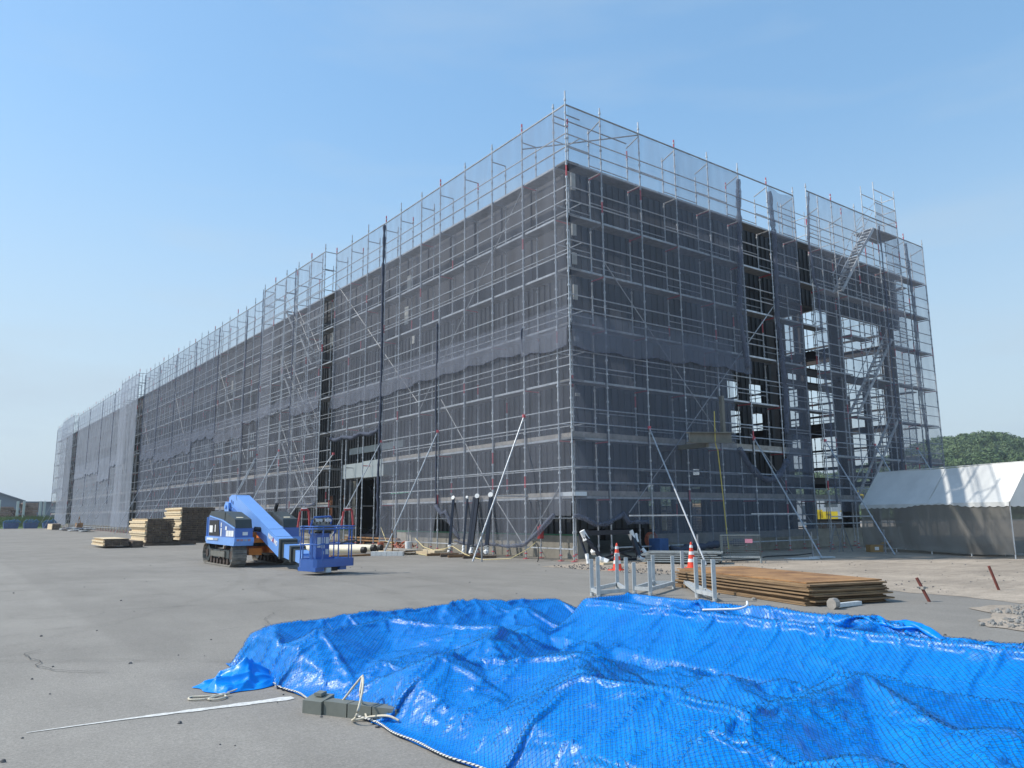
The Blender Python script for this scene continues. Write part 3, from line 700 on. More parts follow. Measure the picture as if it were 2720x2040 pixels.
for i, (a, b, w_) in enumerate(near[:3]):
    sheet('mesh_net', lambda u, z, o_: PL(u, z, o_+.03), a, b, .4, 7.0, 'grey mesh net on the lower long wall, %s' % w_, bot=swagL, top=lambda u: 7.7, seed=20+i, group='lower nets on the long wall')
nn = sheet('mesh_net', lambda u, z, o_: PL(u, z, o_+.03), 12.4, 17.8, 4.9, 7.0, 'short grey mesh net rolled up just above the grey door canopy', bot=lambda u: 4.95+.05*math.sin(u*2), top=lambda u: 7.2, seed=30, group='lower nets on the long wall')
gathered(PL, [(12.5, 5.0), (13.4, 4.88), (14.3, 5.0), (15.2, 4.86), (16.2, 4.98), (17.0, 4.9), (17.7, 5.02)], .09, nn, 'rolled_hem')
g = gathered(PL, [(12.42, 14.2), (12.46, 11), (12.4, 8), (12.44, 5), (12.5, 2.4), (12.42, .4)], .055, None); tag(g, 'dark gathered net seam hanging at the edge of the door opening', 'net')
for (y, z0, z1, w_, zz) in ((7.72, 8.7, 1.6, 'third bay right of the door', 0), (2.3, 7.4, 6.5, 'near the corner, short', 0), (21.6, 14.4, .5, 'on the nearest stair bay', -.6), (26.8, 14.4, .6, 'at the far edge of the nearest stair bay', -.6)):
    g = gathered(lambda u, z, o_, q=zz: PL(u, z, o_+q), [(y, z0), (y+.05, (z0+z1)/2+.3), (y-.04, z1)], .03, None, m_='netfold' if z0 > 14 else 'netroll'); tag(g, 'dark gathered seam on the long wall, %s' % w_, 'net')
g = gathered(PL, [(.8, 1.36), (1.5, .86), (2.3, .44), (3.2, .36), (4.1, .42), (5, .34), (5.9, .42), (6.5, .5)], .06, None, m_='netfold'); tag(g, 'sagging gathered hem of net below the corner of the long wall', 'net')
g = gathered(PL, [(7.7, 1.72), (7.3, 1.4), (7.0, 1.5), (6.6, 1.0), (6.2, .62), (5.95, .42)], .07, None, m_='netfold'); tag(g, 'gathered net slung behind the leaning dark posts', 'net')
# sections on the protruding stair bay
sheet('mesh_net', PLp, 17.8, 21.6, 3.2, T_, 'grey mesh net on the nearest stair bay, nearer sheet', bot=lowdrape(6.5, seed=5), seed=6, group='upper nets on the long wall')
sheet('mesh_net', PLp, 21.6, 26.8, 3.2, T_, 'grey mesh net on the nearest stair bay, farther sheet', bot=lowdrape(7.0, seed=6), seed=7, group='upper nets on the long wall')
nn = sheet('mesh_net', lambda u, z, o_: PLp(u, z, o_+.03), 17.8, 26.8, 1.5, 7.2, 'lower grey mesh net on the nearest stair bay', bot=lambda u: 1.9 if u < 20.5 else max(.4, 1.9-(u-20.5)*1.2), top=lambda u: 7.4, seed=8, group='lower nets on the long wall')
gathered(lambda u, z, o_: PLp(u, z, o_), [(17.9, 1.95), (18.6, 1.86), (19.5, 1.92), (20.4, 1.84), (20.8, 1.5)], .055, nn, 'rolled_hem', 'netfold')
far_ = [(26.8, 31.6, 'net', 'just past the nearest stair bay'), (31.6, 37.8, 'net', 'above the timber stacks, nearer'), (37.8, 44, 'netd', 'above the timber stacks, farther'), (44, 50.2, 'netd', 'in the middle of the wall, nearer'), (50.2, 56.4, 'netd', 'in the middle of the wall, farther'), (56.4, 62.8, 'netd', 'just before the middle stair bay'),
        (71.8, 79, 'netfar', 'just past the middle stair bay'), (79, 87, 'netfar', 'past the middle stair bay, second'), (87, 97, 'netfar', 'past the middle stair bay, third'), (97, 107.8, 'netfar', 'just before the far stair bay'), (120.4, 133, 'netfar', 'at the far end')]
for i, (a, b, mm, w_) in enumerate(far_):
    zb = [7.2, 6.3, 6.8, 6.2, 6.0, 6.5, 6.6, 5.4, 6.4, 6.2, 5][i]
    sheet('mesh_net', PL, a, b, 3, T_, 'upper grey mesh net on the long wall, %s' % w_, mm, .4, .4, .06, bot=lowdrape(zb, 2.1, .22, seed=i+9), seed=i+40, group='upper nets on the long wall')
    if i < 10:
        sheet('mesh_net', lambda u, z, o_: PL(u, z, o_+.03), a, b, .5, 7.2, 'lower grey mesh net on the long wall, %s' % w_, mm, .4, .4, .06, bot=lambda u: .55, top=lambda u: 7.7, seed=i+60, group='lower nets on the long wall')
    g = gathered(PL, [(b, 14.2), (b+.1, 9), (b-.1, 5), (b, 2.6)], .04, None, m_='netfold'); tag(g, 'gathered seam ending the net %s' % w_, 'net')
for (a, b), mm, w_ in zip(PROT[1:], ('netfar', 'netfar'), ('middle', 'farthest')):
    sheet('mesh_net', PLp, a, b, 3, T_+.1, 'grey mesh net hung on the %s stair bay of the long wall' % w_, mm, .5, .5, .08, bot=lambda u: .5, seed=int(a), group='nets on the stair bays')
# short side
sheet('mesh_net', PS, .05, 5.1, 6.3, T_, 'grey mesh net on the upper shaded end, beside the corner', bot=lowdrape(6.5, seed=31), seed=31, group='upper nets on the shaded end')
sheet('mesh_net', PS, 5.1, 8.7, 6.3, T_, 'grey mesh net on the upper shaded end, beside the uncovered strip', 'netd', bot=lowdrape(6.5, seed=32), seed=32, amp=.06, group='upper nets on the shaded end')
def sw2(u):
    pts = [(0, 1.32), (.8, 1.06), (1.35, 1.08), (1.95, 1.32), (2.2, 1.05), (3.1, 1.1), (3.4, .45), (5, .42), (8, .35)]
    for a, b in zip(pts, pts[1:]):
        if u <= b[0]: t = (u-a[0])/(b[0]-a[0]); return a[1]+(b[1]-a[1])*t
    return .4
sheet('mesh_net', lambda u, z, o_: PS(u, z, o_+.03), .05, 3.3, .4, 7.0, 'grey mesh net on the lower shaded end, beside the corner', 'netd', bot=sw2, top=lambda u: 7.5, seed=33, group='lower nets on the shaded end')
sheet('mesh_net', lambda u, z, o_: PS(u, z, o_+.03), 3.3, 7.7, .4, 7.0, 'grey mesh net on the lower shaded end, behind the orange cones', 'netd', bot=sw2, top=lambda u: 7.5, seed=34, group='lower nets on the shaded end')
ut = lambda u: 2.55+.55*((u-9.4)/1.7)**2*(2.1 if u < 9.4 else 3.0)
sheet('mesh_net', lambda u, z, o_: PS(u, z, o_+.035), 7.7, 12.3, .4, 4.0, 'mesh net sagging in a deep curve below the uncovered strip', 'netd', bot=lambda u: .5, top=lambda u: min(4.3, ut(u)), seed=35, droop=0, group='lower nets on the shaded end')
g = gathered(PS, [(u, min(4.3, ut(u))) for u in (7.75, 8.2, 8.7, 9.1, 9.4, 9.8, 10.2, 10.6)], .12, None, m_='netfold'); tag(g, 'gathered curved hem of the sagging net at the shaded end', 'net')
g = gathered(PS, [(10.55, 14.0), (10.7, 12), (10.55, 9), (10.75, 6), (10.65, 4.2)], .10, None, m_='netfold'); tag(g, 'thick gathered net column right of the uncovered strip', 'net')
g = gathered(PS, [(8.62, 14.0), (8.45, 11), (8.2, 8.8), (8.5, 6.5)], .10, None, m_='netfold', seed=4); tag(g, 'gathered net column left of the uncovered strip', 'net')
g = gathered(PSp, [(12.35, 14.2), (12.1, 12.2), (12.25, 10.6), (12.5, 10.2), (12.6, 7.5), (12.55, 6.4), (12.7, 5.6), (12.6, 3.0), (12.7, 1.6)], .05, None, seed=5, m_='netfold'); tag(g, 'dark gathered net hanging at the near edge of the shaded stair bay', 'net')
g = gathered(PSp, [(17.75, 14.0), (17.85, 11), (17.75, 8), (17.9, 5), (17.8, 2.0)], .035, None, seed=6, m_='netfold'); tag(g, 'dark gathered net seam in the middle of the shaded stair bay', 'net')
g = gathered(PS, [(21.3, 14.1), (21.5, 11), (21.35, 7), (21.6, 4), (21.5, 1.5)], .07, None, seed=7, m_='netfold'); tag(g, 'dark gathered net seam near the outer end of the shaded end', 'net')
sheet('mesh_net', PS, 10.55, 12.3, .5, T_, 'narrow grey mesh net between the uncovered strip and the stair bay', 'netd', bot=lambda u: 2.9, seed=36, amp=.12, droop=.2, group='nets right of the uncovered strip')
sheet('mesh_net', PSp, 12.3, 17.7, 1.3, T_, 'grey mesh net on the near part of the shaded stair bay', 'net', bot=lambda u: 1.4, seed=37, amp=.05, group='nets right of the uncovered strip')
sheet('mesh_net', PSp, 17.7, 19.5, 1.3, 15.15, 'grey mesh net on the tall far part of the shaded stair bay', 'net', bot=lambda u: 1.4, seed=38, group='nets right of the uncovered strip')
sheet('mesh_net', PS, 19.5, 23.1, 1.0, T_, 'grey mesh net at the outermost edge of the shaded end', 'netd', bot=lambda u: 1.0, seed=39, group='nets right of the uncovered strip')
sheet('mesh_net', lambda u, z, o_: (23.25-o_, u, z), 12.5, 20.5, 1, T_, 'mesh net behind the open frame, deeper in', 'net', .4, .4, .05, bot=lambda u: 1.0, seed=51, group='nets behind the open frame')
# rolled nets low on the shaded end
g = gathered(PS, [(-.02, 1.34), (.4, 1.22), (.8, 1.06), (1.3, 1.08), (1.95, 1.36), (2.15, 1.1), (2.5, 1.12), (3.1, 1.1)], .07, None, seed=8, m_='netfold'); tag(g, 'sagging gathered hem of net at the corner of the shaded end', 'net')
g = gathered(PS, [(4.0, .30), (4.4, .17), (4.9, .30), (5.5, .28), (6.2, .34), (7.0, .36), (7.9, .38)], .11, None, seed=9); tag(g, 'thick dark rolled net lying low behind the orange cones', 'net')
# ------------------------------------------------------------------ raking props
def prop(foot, top, label, stake=True, strut=None):
    t = thing('raking_prop', (foot[0], foot[1], 0), label, 'prop', 'raking props that brace the scaffolding')
    mb = MB(); mb.tube((foot[0], foot[1], .02), top, .024, 6); pt = mb.build('prop_tube', 'galv', t)
    mb = MB(); mb.tube(Vector(top)+Vector((0, 0, -.05)), Vector(top)+Vector((0, 0, .05)), .06, 6); mb.build('clamp', 'redpink', pt)
    d = (Vector(top)-Vector((foot[0], foot[1], 0))); a = Vector((foot[0], foot[1], 0))+d*.14
    if stake:
        mb = MB(); mb.tube((a.x+.05, a.y, 0), (a.x+.04, a.y, a.z+.22), .024, 6); mb.build('stake', 'rust' if strut is None else 'galv_dull', t)
    if strut:
        b = Vector((foot[0], foot[1], 0))+d*strut; mb = MB(); mb.tube(b, (top[0] if abs(d.x) > abs(d.y) else b.x-2.2, top[1] if abs(d.x) < abs(d.y) else b.y, b.z), .02, 5) if abs(d.x) > abs(d.y) else mb.tube((b.x+.1, b.y, b.z), (b.x-1.9, b.y+.3, b.z), .02, 5)
        mb.build('tie_tube', 'galv', t)
prop((-2.2, 2.0), (-.02, 2.3, 4.5), 'bright raking prop nearest the building corner on the sunlit side', strut=.43)
prop((-2.1, 7.9), (-.02, 7.7, 4.5), 'bright raking prop behind the foam block')
prop((-2.2, 12.9), (-.02, 12.4, 4.5), 'bright raking prop crossing the grey door canopy')
prop((-2.7, 18.2), (-.62, 16.0, 4.2), 'raking prop left of the grey door canopy, behind the blue lift')
for y, w_ in ((23.2, 'right above the boom of the blue lift'), (26.8, 'left above the boom of the blue lift'), (28.6, 'between the lift and the tall timber stack'), (37.6, 'rising behind the tall timber stack'), (43, 'rising behind the left side of the tall timber stack'), (48.4, 'between the two tall timber stacks'), (53.8, 'behind the lower tall timber stack'), (59.2, 'just before the middle stair bay')):
    x0 = -.6 if prot(y) else 0; prop((x0-2.3, y+.2), (x0, y, 4.8*zs(y)), 'raking prop on the long wall, %s' % w_, False)
for y in (73.6, 79, 84.4, 89.8, 95.2, 102, 110, 124):
    x0 = -.6 if prot(y) else 0; prop((x0-2.4, y+.2), (x0, y, 5*zs(y)), {73.6: 'raking prop just past the middle stair bay', 124: 'farthest raking prop at the far end of the long wall'}.get(y, '%s raking prop past the middle stair bay on the long wall' % {79: 'second', 84.4: 'third', 89.8: 'fourth', 95.2: 'fifth', 102: 'sixth', 110: 'seventh'}.get(y, 'far')), False)
prop((1.46, -3.6), (3.28, -.02, 4.1), 'raking prop above the mesh panel stack on the shaded side', strut=.32)
prop((6.35, -3.88), (8.7, -.02, 4.05), 'raking prop right of the wire mesh cage', strut=.33)
prop((9.65, -4.35), (12.3, -.62, 4.1), 'raking prop whose foot stands in front of the tent wall', strut=.30)
prop((13.3, -3.9), (15.9, -.62, 4.1), 'raking prop coming down behind the tent roof, left one', False)
prop((16.9, -3.9), (19.4, -.62, 4.1), 'raking prop coming down behind the tent roof, right one', False)
# ------------------------------------------------------------------ crawler boom lift
lf = thing('boom_lift', (-7.45, 5.9, 0), 'blue crawler boom lift with orange undercarriage and lowered boom, parked on the asphalt', 'aerial lift')
def track(x0, x1, nm):
    ya_, yb, r, zc = 4.76, 7.12, .29, .315
    path = []; Ltop = yb-ya_; per = 2*Ltop+2*math.pi*r; N = 56
    for i in range(N):
        s_ = per*i/N
        if s_ < Ltop: q = (ya_+s_, zc+r+.035*math.sin(math.pi*s_/Ltop)); t = (1, .035*math.pi/Ltop*math.cos(math.pi*s_/Ltop))
        elif s_ < Ltop+math.pi*r: a = (s_-Ltop)/r; q = (yb+r*math.sin(a), zc+r*math.cos(a)); t = (math.cos(a), -math.sin(a))
        elif s_ < 2*Ltop+math.pi*r: q = (yb-(s_-Ltop-math.pi*r), zc-r); t = (-1, 0)
        else: a = (s_-2*Ltop-math.pi*r)/r; q = (ya_-r*math.sin(a), zc-r*math.cos(a)); t = (-math.cos(a), math.sin(a))
        path.append((q, t))
    mb = MB(); xc = (x0+x1)/2; wd = (x1-x0)/2
    for q, t in path:
        d = Vector((0, t[0], t[1])).normalized(); u = Vector((1, 0, 0)).cross(d)
        c = Vector((xc, q[0], q[1]))
        mb.obox(c, (1, 0, 0), d, u, wd, per/N*.46, .013, 0); mb.obox(c+d*.02-u*-.018*(1 if u.dot(c-Vector((xc, 5.94, zc))) > 0 else -1), (1, 0, 0), d, u, wd, .010, .012, 0)
        mb.obox(c-u*.03*(1 if u.dot(c-Vector((xc, 5.94, zc))) > 0 else -1), (1, 0, 0), d, u, wd*.45, per/N*.3, .018, 1)
    tb = mb.build('track_belt', ['track', 'trackin'], lf)
    mb = MB()
    mb.box(x0+.06, x1-.06, ya_+.2, yb-.2, .22, .44, 0); mb.box(x0+.02, x0+.06, ya_+.5, yb-.5, .25, .40, 2)
    for y in (ya_, yb): mb.tube((x0+.08, y, zc), (x1-.08, y, zc), .24, 14, 0); mb.tube((x0+.05, y, zc), (x0+.085, y, zc), .12, 10, 1)
    for j in range(6): y = ya_+.38+j*.32; mb.tube((x0+.07, y, .13), (x1-.07, y, .13), .085, 10, 1)
    for y in (ya_+.7, yb-.7): mb.tube((x0+.1, y, .52), (x1-.1, y, .52), .05, 8, 1)
    for y in (ya_+.55, ya_+.95, yb-.6): mb.box(x0+.03, x0+.07, y, y+.16, .21, .42, 1)
    mb.build('track_frame', ['dgrey', 'trackin', 'beam2'], tb)
track(-8.40, -8.0, 'l'); track(-6.92, -6.5, 'r')
mb = MB(); mb.box(-7.98, -6.94, 5.2, 6.7, .34, .52); mb.box(-7.86, -7.50, 4.75, 5.3, .30, .49); mb.box(-7.3, -6.85, 4.85, 5.2, .36, .54); mb.extr([(-7.3, 4.82, .36), (-6.85, 4.82, .30), (-6.85, 4.82, .44), (-7.3, 4.82, .53)], (0, -.12, 0)); mb.build('chassis', 'orange', lf)
mb = MB(); mb.tube((-7.45, 5.95, .52), (-7.45, 5.95, .64), .52, 20); mb.build('slew_ring', 'dgrey', lf)
mb = MB(); mb.box(-7.88, -6.95, 4.75, 7.0, .64, .74); mb.box(-7.88, -7.60, 4.95, 6.8, .741, .93); mb.box(-7.12, -6.99, 4.95, 6.8, .741, .93); mb.build('turntable', 'orange', lf)
def pod(x0, x1, left):
    dx = (x1-x0, 0, 0)
    mb = MB(); mb.extr([(x0, 4.30, .80), (x0, 6.98, .80), (x0, 7.03, 1.36), (x0, 6.8, 1.395), (x0, 5.5, 1.27), (x0, 4.32, 1.05)], dx)
    b = mb.build('engine_cover', 'blue', lf)
    mb = MB(); mb.extr([(x0-.03, 4.24, .69), (x0-.03, 4.30, .58), (x0-.03, 6.95, .60), (x0-.03, 7.08, .69), (x0-.03, 7.08, .80), (x0-.03, 4.24, .80)], (x1-x0+.05, 0, 0))
    for a_, b_ in (((4.32, 1.05), (5.5, 1.27)), ((5.5, 1.27), (6.8, 1.395)), ((7.03, .8), (7.03, 1.36))): mb.bar((x0-.008, a_[0], a_[1]), (x0-.008, b_[0], b_[1]), .02, .035)
    mb.build('skirt', 'lblue', b)
    mb = MB(); mb.extr([(x0+.015, 4.33, 1.055), (x0+.015, 4.42, 1.29), (x0+.015, 5.35, 1.50), (x0+.015, 6.78, 1.535), (x0+.015, 7.0, 1.40), (x0+.015, 6.8, 1.405), (x0+.015, 5.5, 1.28)], (x1-x0-.03, 0, 0))
    mb.bar((x0+.01, 5.36, 1.28), (x0+.01, 5.33, 1.5), .012, .014); h = mb.build('hood', 'dgrey', lf)
    mb = MB(); mb.box(x0+.12, x0+.3, 4.44, 4.47, 1.302, 1.31) if 0 else mb.obox((x0+.2, 4.62, 1.342), (1, 0, 0), (0, 1, .225), (0, -.225, 1), .09, .035, .004); mb.build('warning_label', 'cone' if 0 else 'cream', h)
    return b
pl = pod(-8.40, -7.92, 1); pr_ = pod(-7.06, -6.6, 0)
mb = MB(); mb.box(-8.412, -8.398, 5.86, 6.80, .83, 1.27); mb.extr([(-8.412, 5.86, .83), (-8.412, 5.86, 1.20), (-8.412, 5.72, .83)], (.014, 0, 0)); dr = mb.build('cab_door', 'black', pl)
for q in [(-8.418, -8.413, 6.42, 6.74, .92, 1.12), (-8.418, -8.413, 6.12, 6.2, .94, 1.14), (-8.41, -8.402, 5.54, 5.64, .82, 1.05), (-8.41, -8.402, 5.56, 5.64, 1.08, 1.2), (-8.41, -8.402, 5.05, 5.20, 1.0, 1.10), (-8.45, -8.432, 6.2, 6.85, .705, .765), (-8.2, -8.06, 4.288, 4.298, .86, .95)]+[(-8.41, -8.402, y, y+.21, .825, .985) for y in (4.42, 4.66, 4.90)]:
    mb = MB(); mb.box(*q); mb.build('label_plate', 'white', pl)
mb = MB(); mb.box(-8.45, -8.432, 5.75, 6.15, .705, .765, 0)
for x, k in ((-8.37, 1), (-8.27, 1), (-8.17, 0), (-8.07, 1)): mb.box(x, x+.075, 4.225, 4.238, .705, .765, k)
mb.build('sticker_strip', [mat('grey_sticker', (.35, .38, .42)), mat('pink_sticker', (.45, .25, .28))], pl)
mb = MB(); mb.tube((-6.85, 5.6, 1.5), (-6.85, 5.6, 1.62), .045, 10); mb.tube((-6.85, 5.6, 1.60), (-6.85, 5.5, 1.74), .055, 10); mb.build('exhaust', 'black', pr_)
x0, x1 = -7.58, -7.16
mb = MB(); mb.extr([(x0, 7.80, 1.98), (x0, 7.55, 2.05), (x0, 7.15, 2.03), (x0, 3.12, .74), (x0, 3.12, .28), (x0, 7.0, 1.50), (x0, 7.25, 1.44), (x0, 7.82, 1.62)], (x1-x0, 0, 0))
bm_ = mb.build('boom', 'lblue', lf)
mb = MB()
def on(y, off): return (x0-.003, y, .74+(y-3.12)*.320+off)
mb.bar(on(7.1, .0), on(7.0, -.12), .006, .012); mb.bar((x0+.0, 7.12, 2.035), (x1, 7.12, 2.035), .01, .006)
for y in (4.0, 3.4): mb.bar((x0, y, .742+(y-3.12)*.320), (x1, y, .742+(y-3.12)*.320), .008, .006)
mb.build('seam', 'dgrey', bm_)
mb = MB()
for y, z in ((7.55, 1.85), (7.38, 1.80)): mb.tube((x0-.012, y, z), (x0+.02, y, z), .05, 12)
mb.tube((x0-.03, 7.72, 1.62), (x0-.03, 6.9, 1.50), .014, 6); mb.path([(x0-.03, 7.75, 1.52), (x0-.05, 7.3, 1.66), (x0-.05, 6.9, 1.56), (x0-.03, 6.6, 1.42)], .012, 6)
mb.build('pin', 'blue', bm_)
def txt(body, size, mtx, m_, parent, name='lettering', th=.002):
    cu = bpy.data.curves.new(name, 'FONT'); cu.body = body; cu.size = size; cu.extrude = th; cu.offset = .006; cu.align_x = 'CENTER'; cu.align_y = 'CENTER'
    tmp = bpy.data.objects.new('t', cu); C.objects.link(tmp); bpy.context.view_layer.update()
    me = bpy.data.meshes.new_from_object(tmp.evaluated_get(bpy.context.evaluated_depsgraph_get())); bpy.data.objects.remove(tmp)
    me.materials.clear(); me.materials.append(MT[m_]); me.transform(mtx); me.name = name
    o_ = bpy.data.objects.new(name, me); C.objects.link(o_); o_.parent = parent
    if parent.parent is None: o_.matrix_parent_inverse = parent_inv(parent)
    else: o_.matrix_parent_inverse = Matrix.Identity(4)
    return o_
def frame(o_, xa, ya_):
    xa = Vector(xa).normalized(); ya_ = (Vector(ya_)-xa*Vector(ya_).dot(xa)).normalized(); za = xa.cross(ya_)
    m_ = Matrix((xa, ya_, za)).transposed().to_4x4(); m_.translation = Vector(o_); return m_
# sub-parts sit in their part's (identity) space: parts carry the thing's inverse, so compose it once here
def txt_on(body, size, o_, xa, ya_, m_, part):
    t = txt(body, size, frame(o_, xa, ya_), m_, part); return t
txt_on('NAG', .17, (x0-.004, 3.86, .80), (0, -1, -.32), (0, -.32, 1), 'white', bm_)
txt_on('A', .17, (x0-.004, 3.63, .73), (0, -1, -.32), (0, -.32, 1), 'red', bm_)
txt_on('NO', .17, (x0-.004, 3.42, .665), (0, -1, -.32), (0, -.32, 1), 'white', bm_)
mb = MB(); mb.extr([(-7.66, 7.95, 1.52), (-7.66, 8.02, 1.72), (-7.66, 7.9, 1.84), (-7.66, 7.6, 1.80), (-7.66, 7.5, 1.4), (-7.66, 7.7, .8), (-7.66, 7.1, .75), (-7.66, 6.9, .78), (-7.66, 7.3, 1.45)], (.07, 0, 0))
mb.extr([(-7.14, 7.95, 1.52), (-7.14, 8.02, 1.72), (-7.14, 7.9, 1.84), (-7.14, 7.6, 1.80), (-7.14, 7.5, 1.4), (-7.14, 7.7, .8), (-7.14, 6.9, .78)], (.07, 0, 0))
mb.tube((-7.70, 7.82, 1.68), (-7.03, 7.82, 1.68), .07, 12)
mb.build('boom_bracket', 'lblue', lf)
mb = MB(); mb.tube((-7.38, 7.1, .85), (-7.38, 5.6, 1.02), .085, 12, 0); mb.tube((-7.38, 5.6, 1.02), (-7.38, 4.9, 1.08), .05, 10, 1); mb.tube((-7.75, 4.7, 1.02), (-7.3, 4.7, .98), .07, 10, 2)
mb.build('lift_cylinder', ['blue', 'galv', 'black'], lf)
mb = MB()
def sec(cx, w_, ya2, yb2, za, zb, h, k): mb.hexa([(cx-w_, ya2, za-h), (cx+w_, ya2, za-h), (cx+w_, yb2, zb-h), (cx-w_, yb2, zb-h), (cx-w_, ya2, za+h), (cx+w_, ya2, za+h), (cx+w_, yb2, zb+h), (cx-w_, yb2, zb+h)], k)
sec(-7.37, .235, 3.0, 3.118, .50, .53, .25, 1); sec(-7.37, .185, 2.86, 3.0, .47, .50, .19, 1); sec(-7.37, .18, 2.42, 2.86, .42, .47, .17, 0); sec(-7.37, .20, 2.30, 2.42, .39, .42, .20, 1); sec(-7.37, .155, 2.12, 2.30, .37, .39, .15, 1)
sec(-7.37, .15, 1.62, 2.12, .30, .37, .14, 0); sec(-7.40, .12, 1.0, 1.62, .24, .30, .10, 2); mb.build('telescopic_section', ['lblue', 'dgrey', 'blue'], lf)
# basket
e1 = Vector((.96, .28, 0)).normalized(); e2 = Vector((-e1.y, e1.x, 0)); Cb = Vector((-7.80, .02, 0)); LB, WB = 1.10, .74
B = lambda a, b, z: tuple(Cb+e1*a+e2*b+Vector((0, 0, z)))
bk = MB()
def bbox(mb, a0, a1, b0, b1, z0, z1, k=0): mb.hexa([B(a0, b0, z0), B(a1, b0, z0), B(a1, b1, z0), B(a0, b1, z0), B(a0, b0, z1), B(a1, b0, z1), B(a1, b1, z1), B(a0, b1, z1)], k)
ring = [(.14, 0), (LB, 0), (LB, WB), (.14, WB), (.04, WB-.04), (0, WB-.14), (0, .14), (.04, .04)]
for (a, b), (c, d) in zip(ring, ring[1:]+ring[:1]): bk.extr([B(a, b, .18), B(c, d, .18), B(c, d, .37), B(a, b, .37)], Vector(B((a+c)/2*.02+LB/2*.0, 0, 0))*0 + (Cb+e1*LB/2+e2*WB/2-(Vector(B((a+c)/2, (b+d)/2, 0)))).normalized()*.02)
bk.poly([B(a, b, .20) for a, b in ring]); bk.poly([B(a, b, .185) for a, b in ring[::-1]])
tray = bk.build('basket_tray', 'blue', lf)
bk = MB(); bbox(bk, .0, .26, .05, WB-.05, .09, .18); bbox(bk, .72, .92, .05, WB-.05, .10, .18); bbox(bk, .30, .44, .02, .3, .06, .17, 1); bbox(bk, .46, .7, .1, .3, .08, .17, 2); bk.build('tray_bracket', ['blue', 'label', 'black'], tray)
bk = MB()
for a, b in ((.16, 0), (.62, 0), (LB-.16, 0), (LB-.06, 0.02), (LB-.02, WB-.02), (.62, WB), (.1, WB), (.01, .2), (.01, WB-.2)): bk.tube(B(a, b, .36), B(a, b, 1.12), .017, 8)
for z in (1.12, 1.06, .71):
    rg = [B(a, b, z) for a, b in ring]
    if z == .71: rg = [B(a, b, z-.02*(i % 2)) for i, (a, b) in enumerate(ring)]
    bk.path(rg+[rg[0]], .015, 8)
bk.build('guard_rail', 'blue', lf)
bk = MB(); bk.tube(B(LB-.28, -.03, .74), B(LB+.06, -.03, .78), .02, 8); bk.tube(B(.66, -.02, .72), B(LB-.2, -.03, .755), .018, 8); bk.build('drop_bar', 'dgrey', lf)
bk = MB(); bbox(bk, .26, .66, .38, .62, .21, .93); bbox(bk, .24, .68, .36, .64, .931, .955); con = bk.build('control_box', 'blue', lf)
bk = MB()
for a, z0, z1, w_ in ((.29, .62, .86, .10), (.42, .72, .86, .09), (.54, .70, .86, .09), (.42, .60, .68, .09), (.44, .46, .53, .06), (.54, .46, .58, .09)): bbox(bk, a, a+w_, .372, .378, z0, z1)
bk.build('instruction_label', 'label', con)
bk = MB(); bk.hexa([B(.22, .30, 1.0), B(.72, .30, 1.0), B(.72, .60, 1.06), B(.22, .60, 1.06), B(.22, .32, 1.12), B(.72, .32, 1.12), B(.72, .60, 1.22), B(.22, .60, 1.22)], 0)
for a in (.29, .39, .57, .66):
    bk.tube(B(a, .42, 1.17), B(a, .40, 1.25), .012, 6, 1); bk.tube(B(a, .37, 1.255), B(a, .42, 1.265), .038, 10, 2)
for a in (.26, .34, .5, .62): bbox(bk, a, a+.06, .34, .44, .955, .998, 1)
bk.build('control_panel', ['dgrey', 'black', 'label'], con)
bk = MB(); bk.path([B(.18, .55, .96), B(.18, .45, 1.25), B(.22, .43, 1.33), B(.70, .43, 1.35), B(.76, .45, 1.30), B(.76, .5, 1.0), B(.70, .55, .93)], .024, 8); bk.path([B(.78, .35, 1.1), B(.82, .35, .98), B(.74, .35, .9)], .026, 8); bk.build('console_hoop', 'blue', lf)
for a0, a1, b in ((-.10, .20, .62), (LB-.32, LB+.0, .1)):
    bk = MB(); bk.path([B(a0, b, 1.1), B(a0+.05, b, 1.45), B(a0+.09, b, 1.51), B(a1-.05, b, 1.52), B(a1, b, 1.47), B(a1-.02, b-.08, 1.1)], .028, 8, 0)
    for j in range(6): q = a0+.10+(a1-a0-.17)*j/5; bk.tube(B(q-.008, b, 1.535-.003), B(q+.008, b, 1.535), .020, 8, 1)
    bk.build('entry_handle', ['red', 'white'], lf)

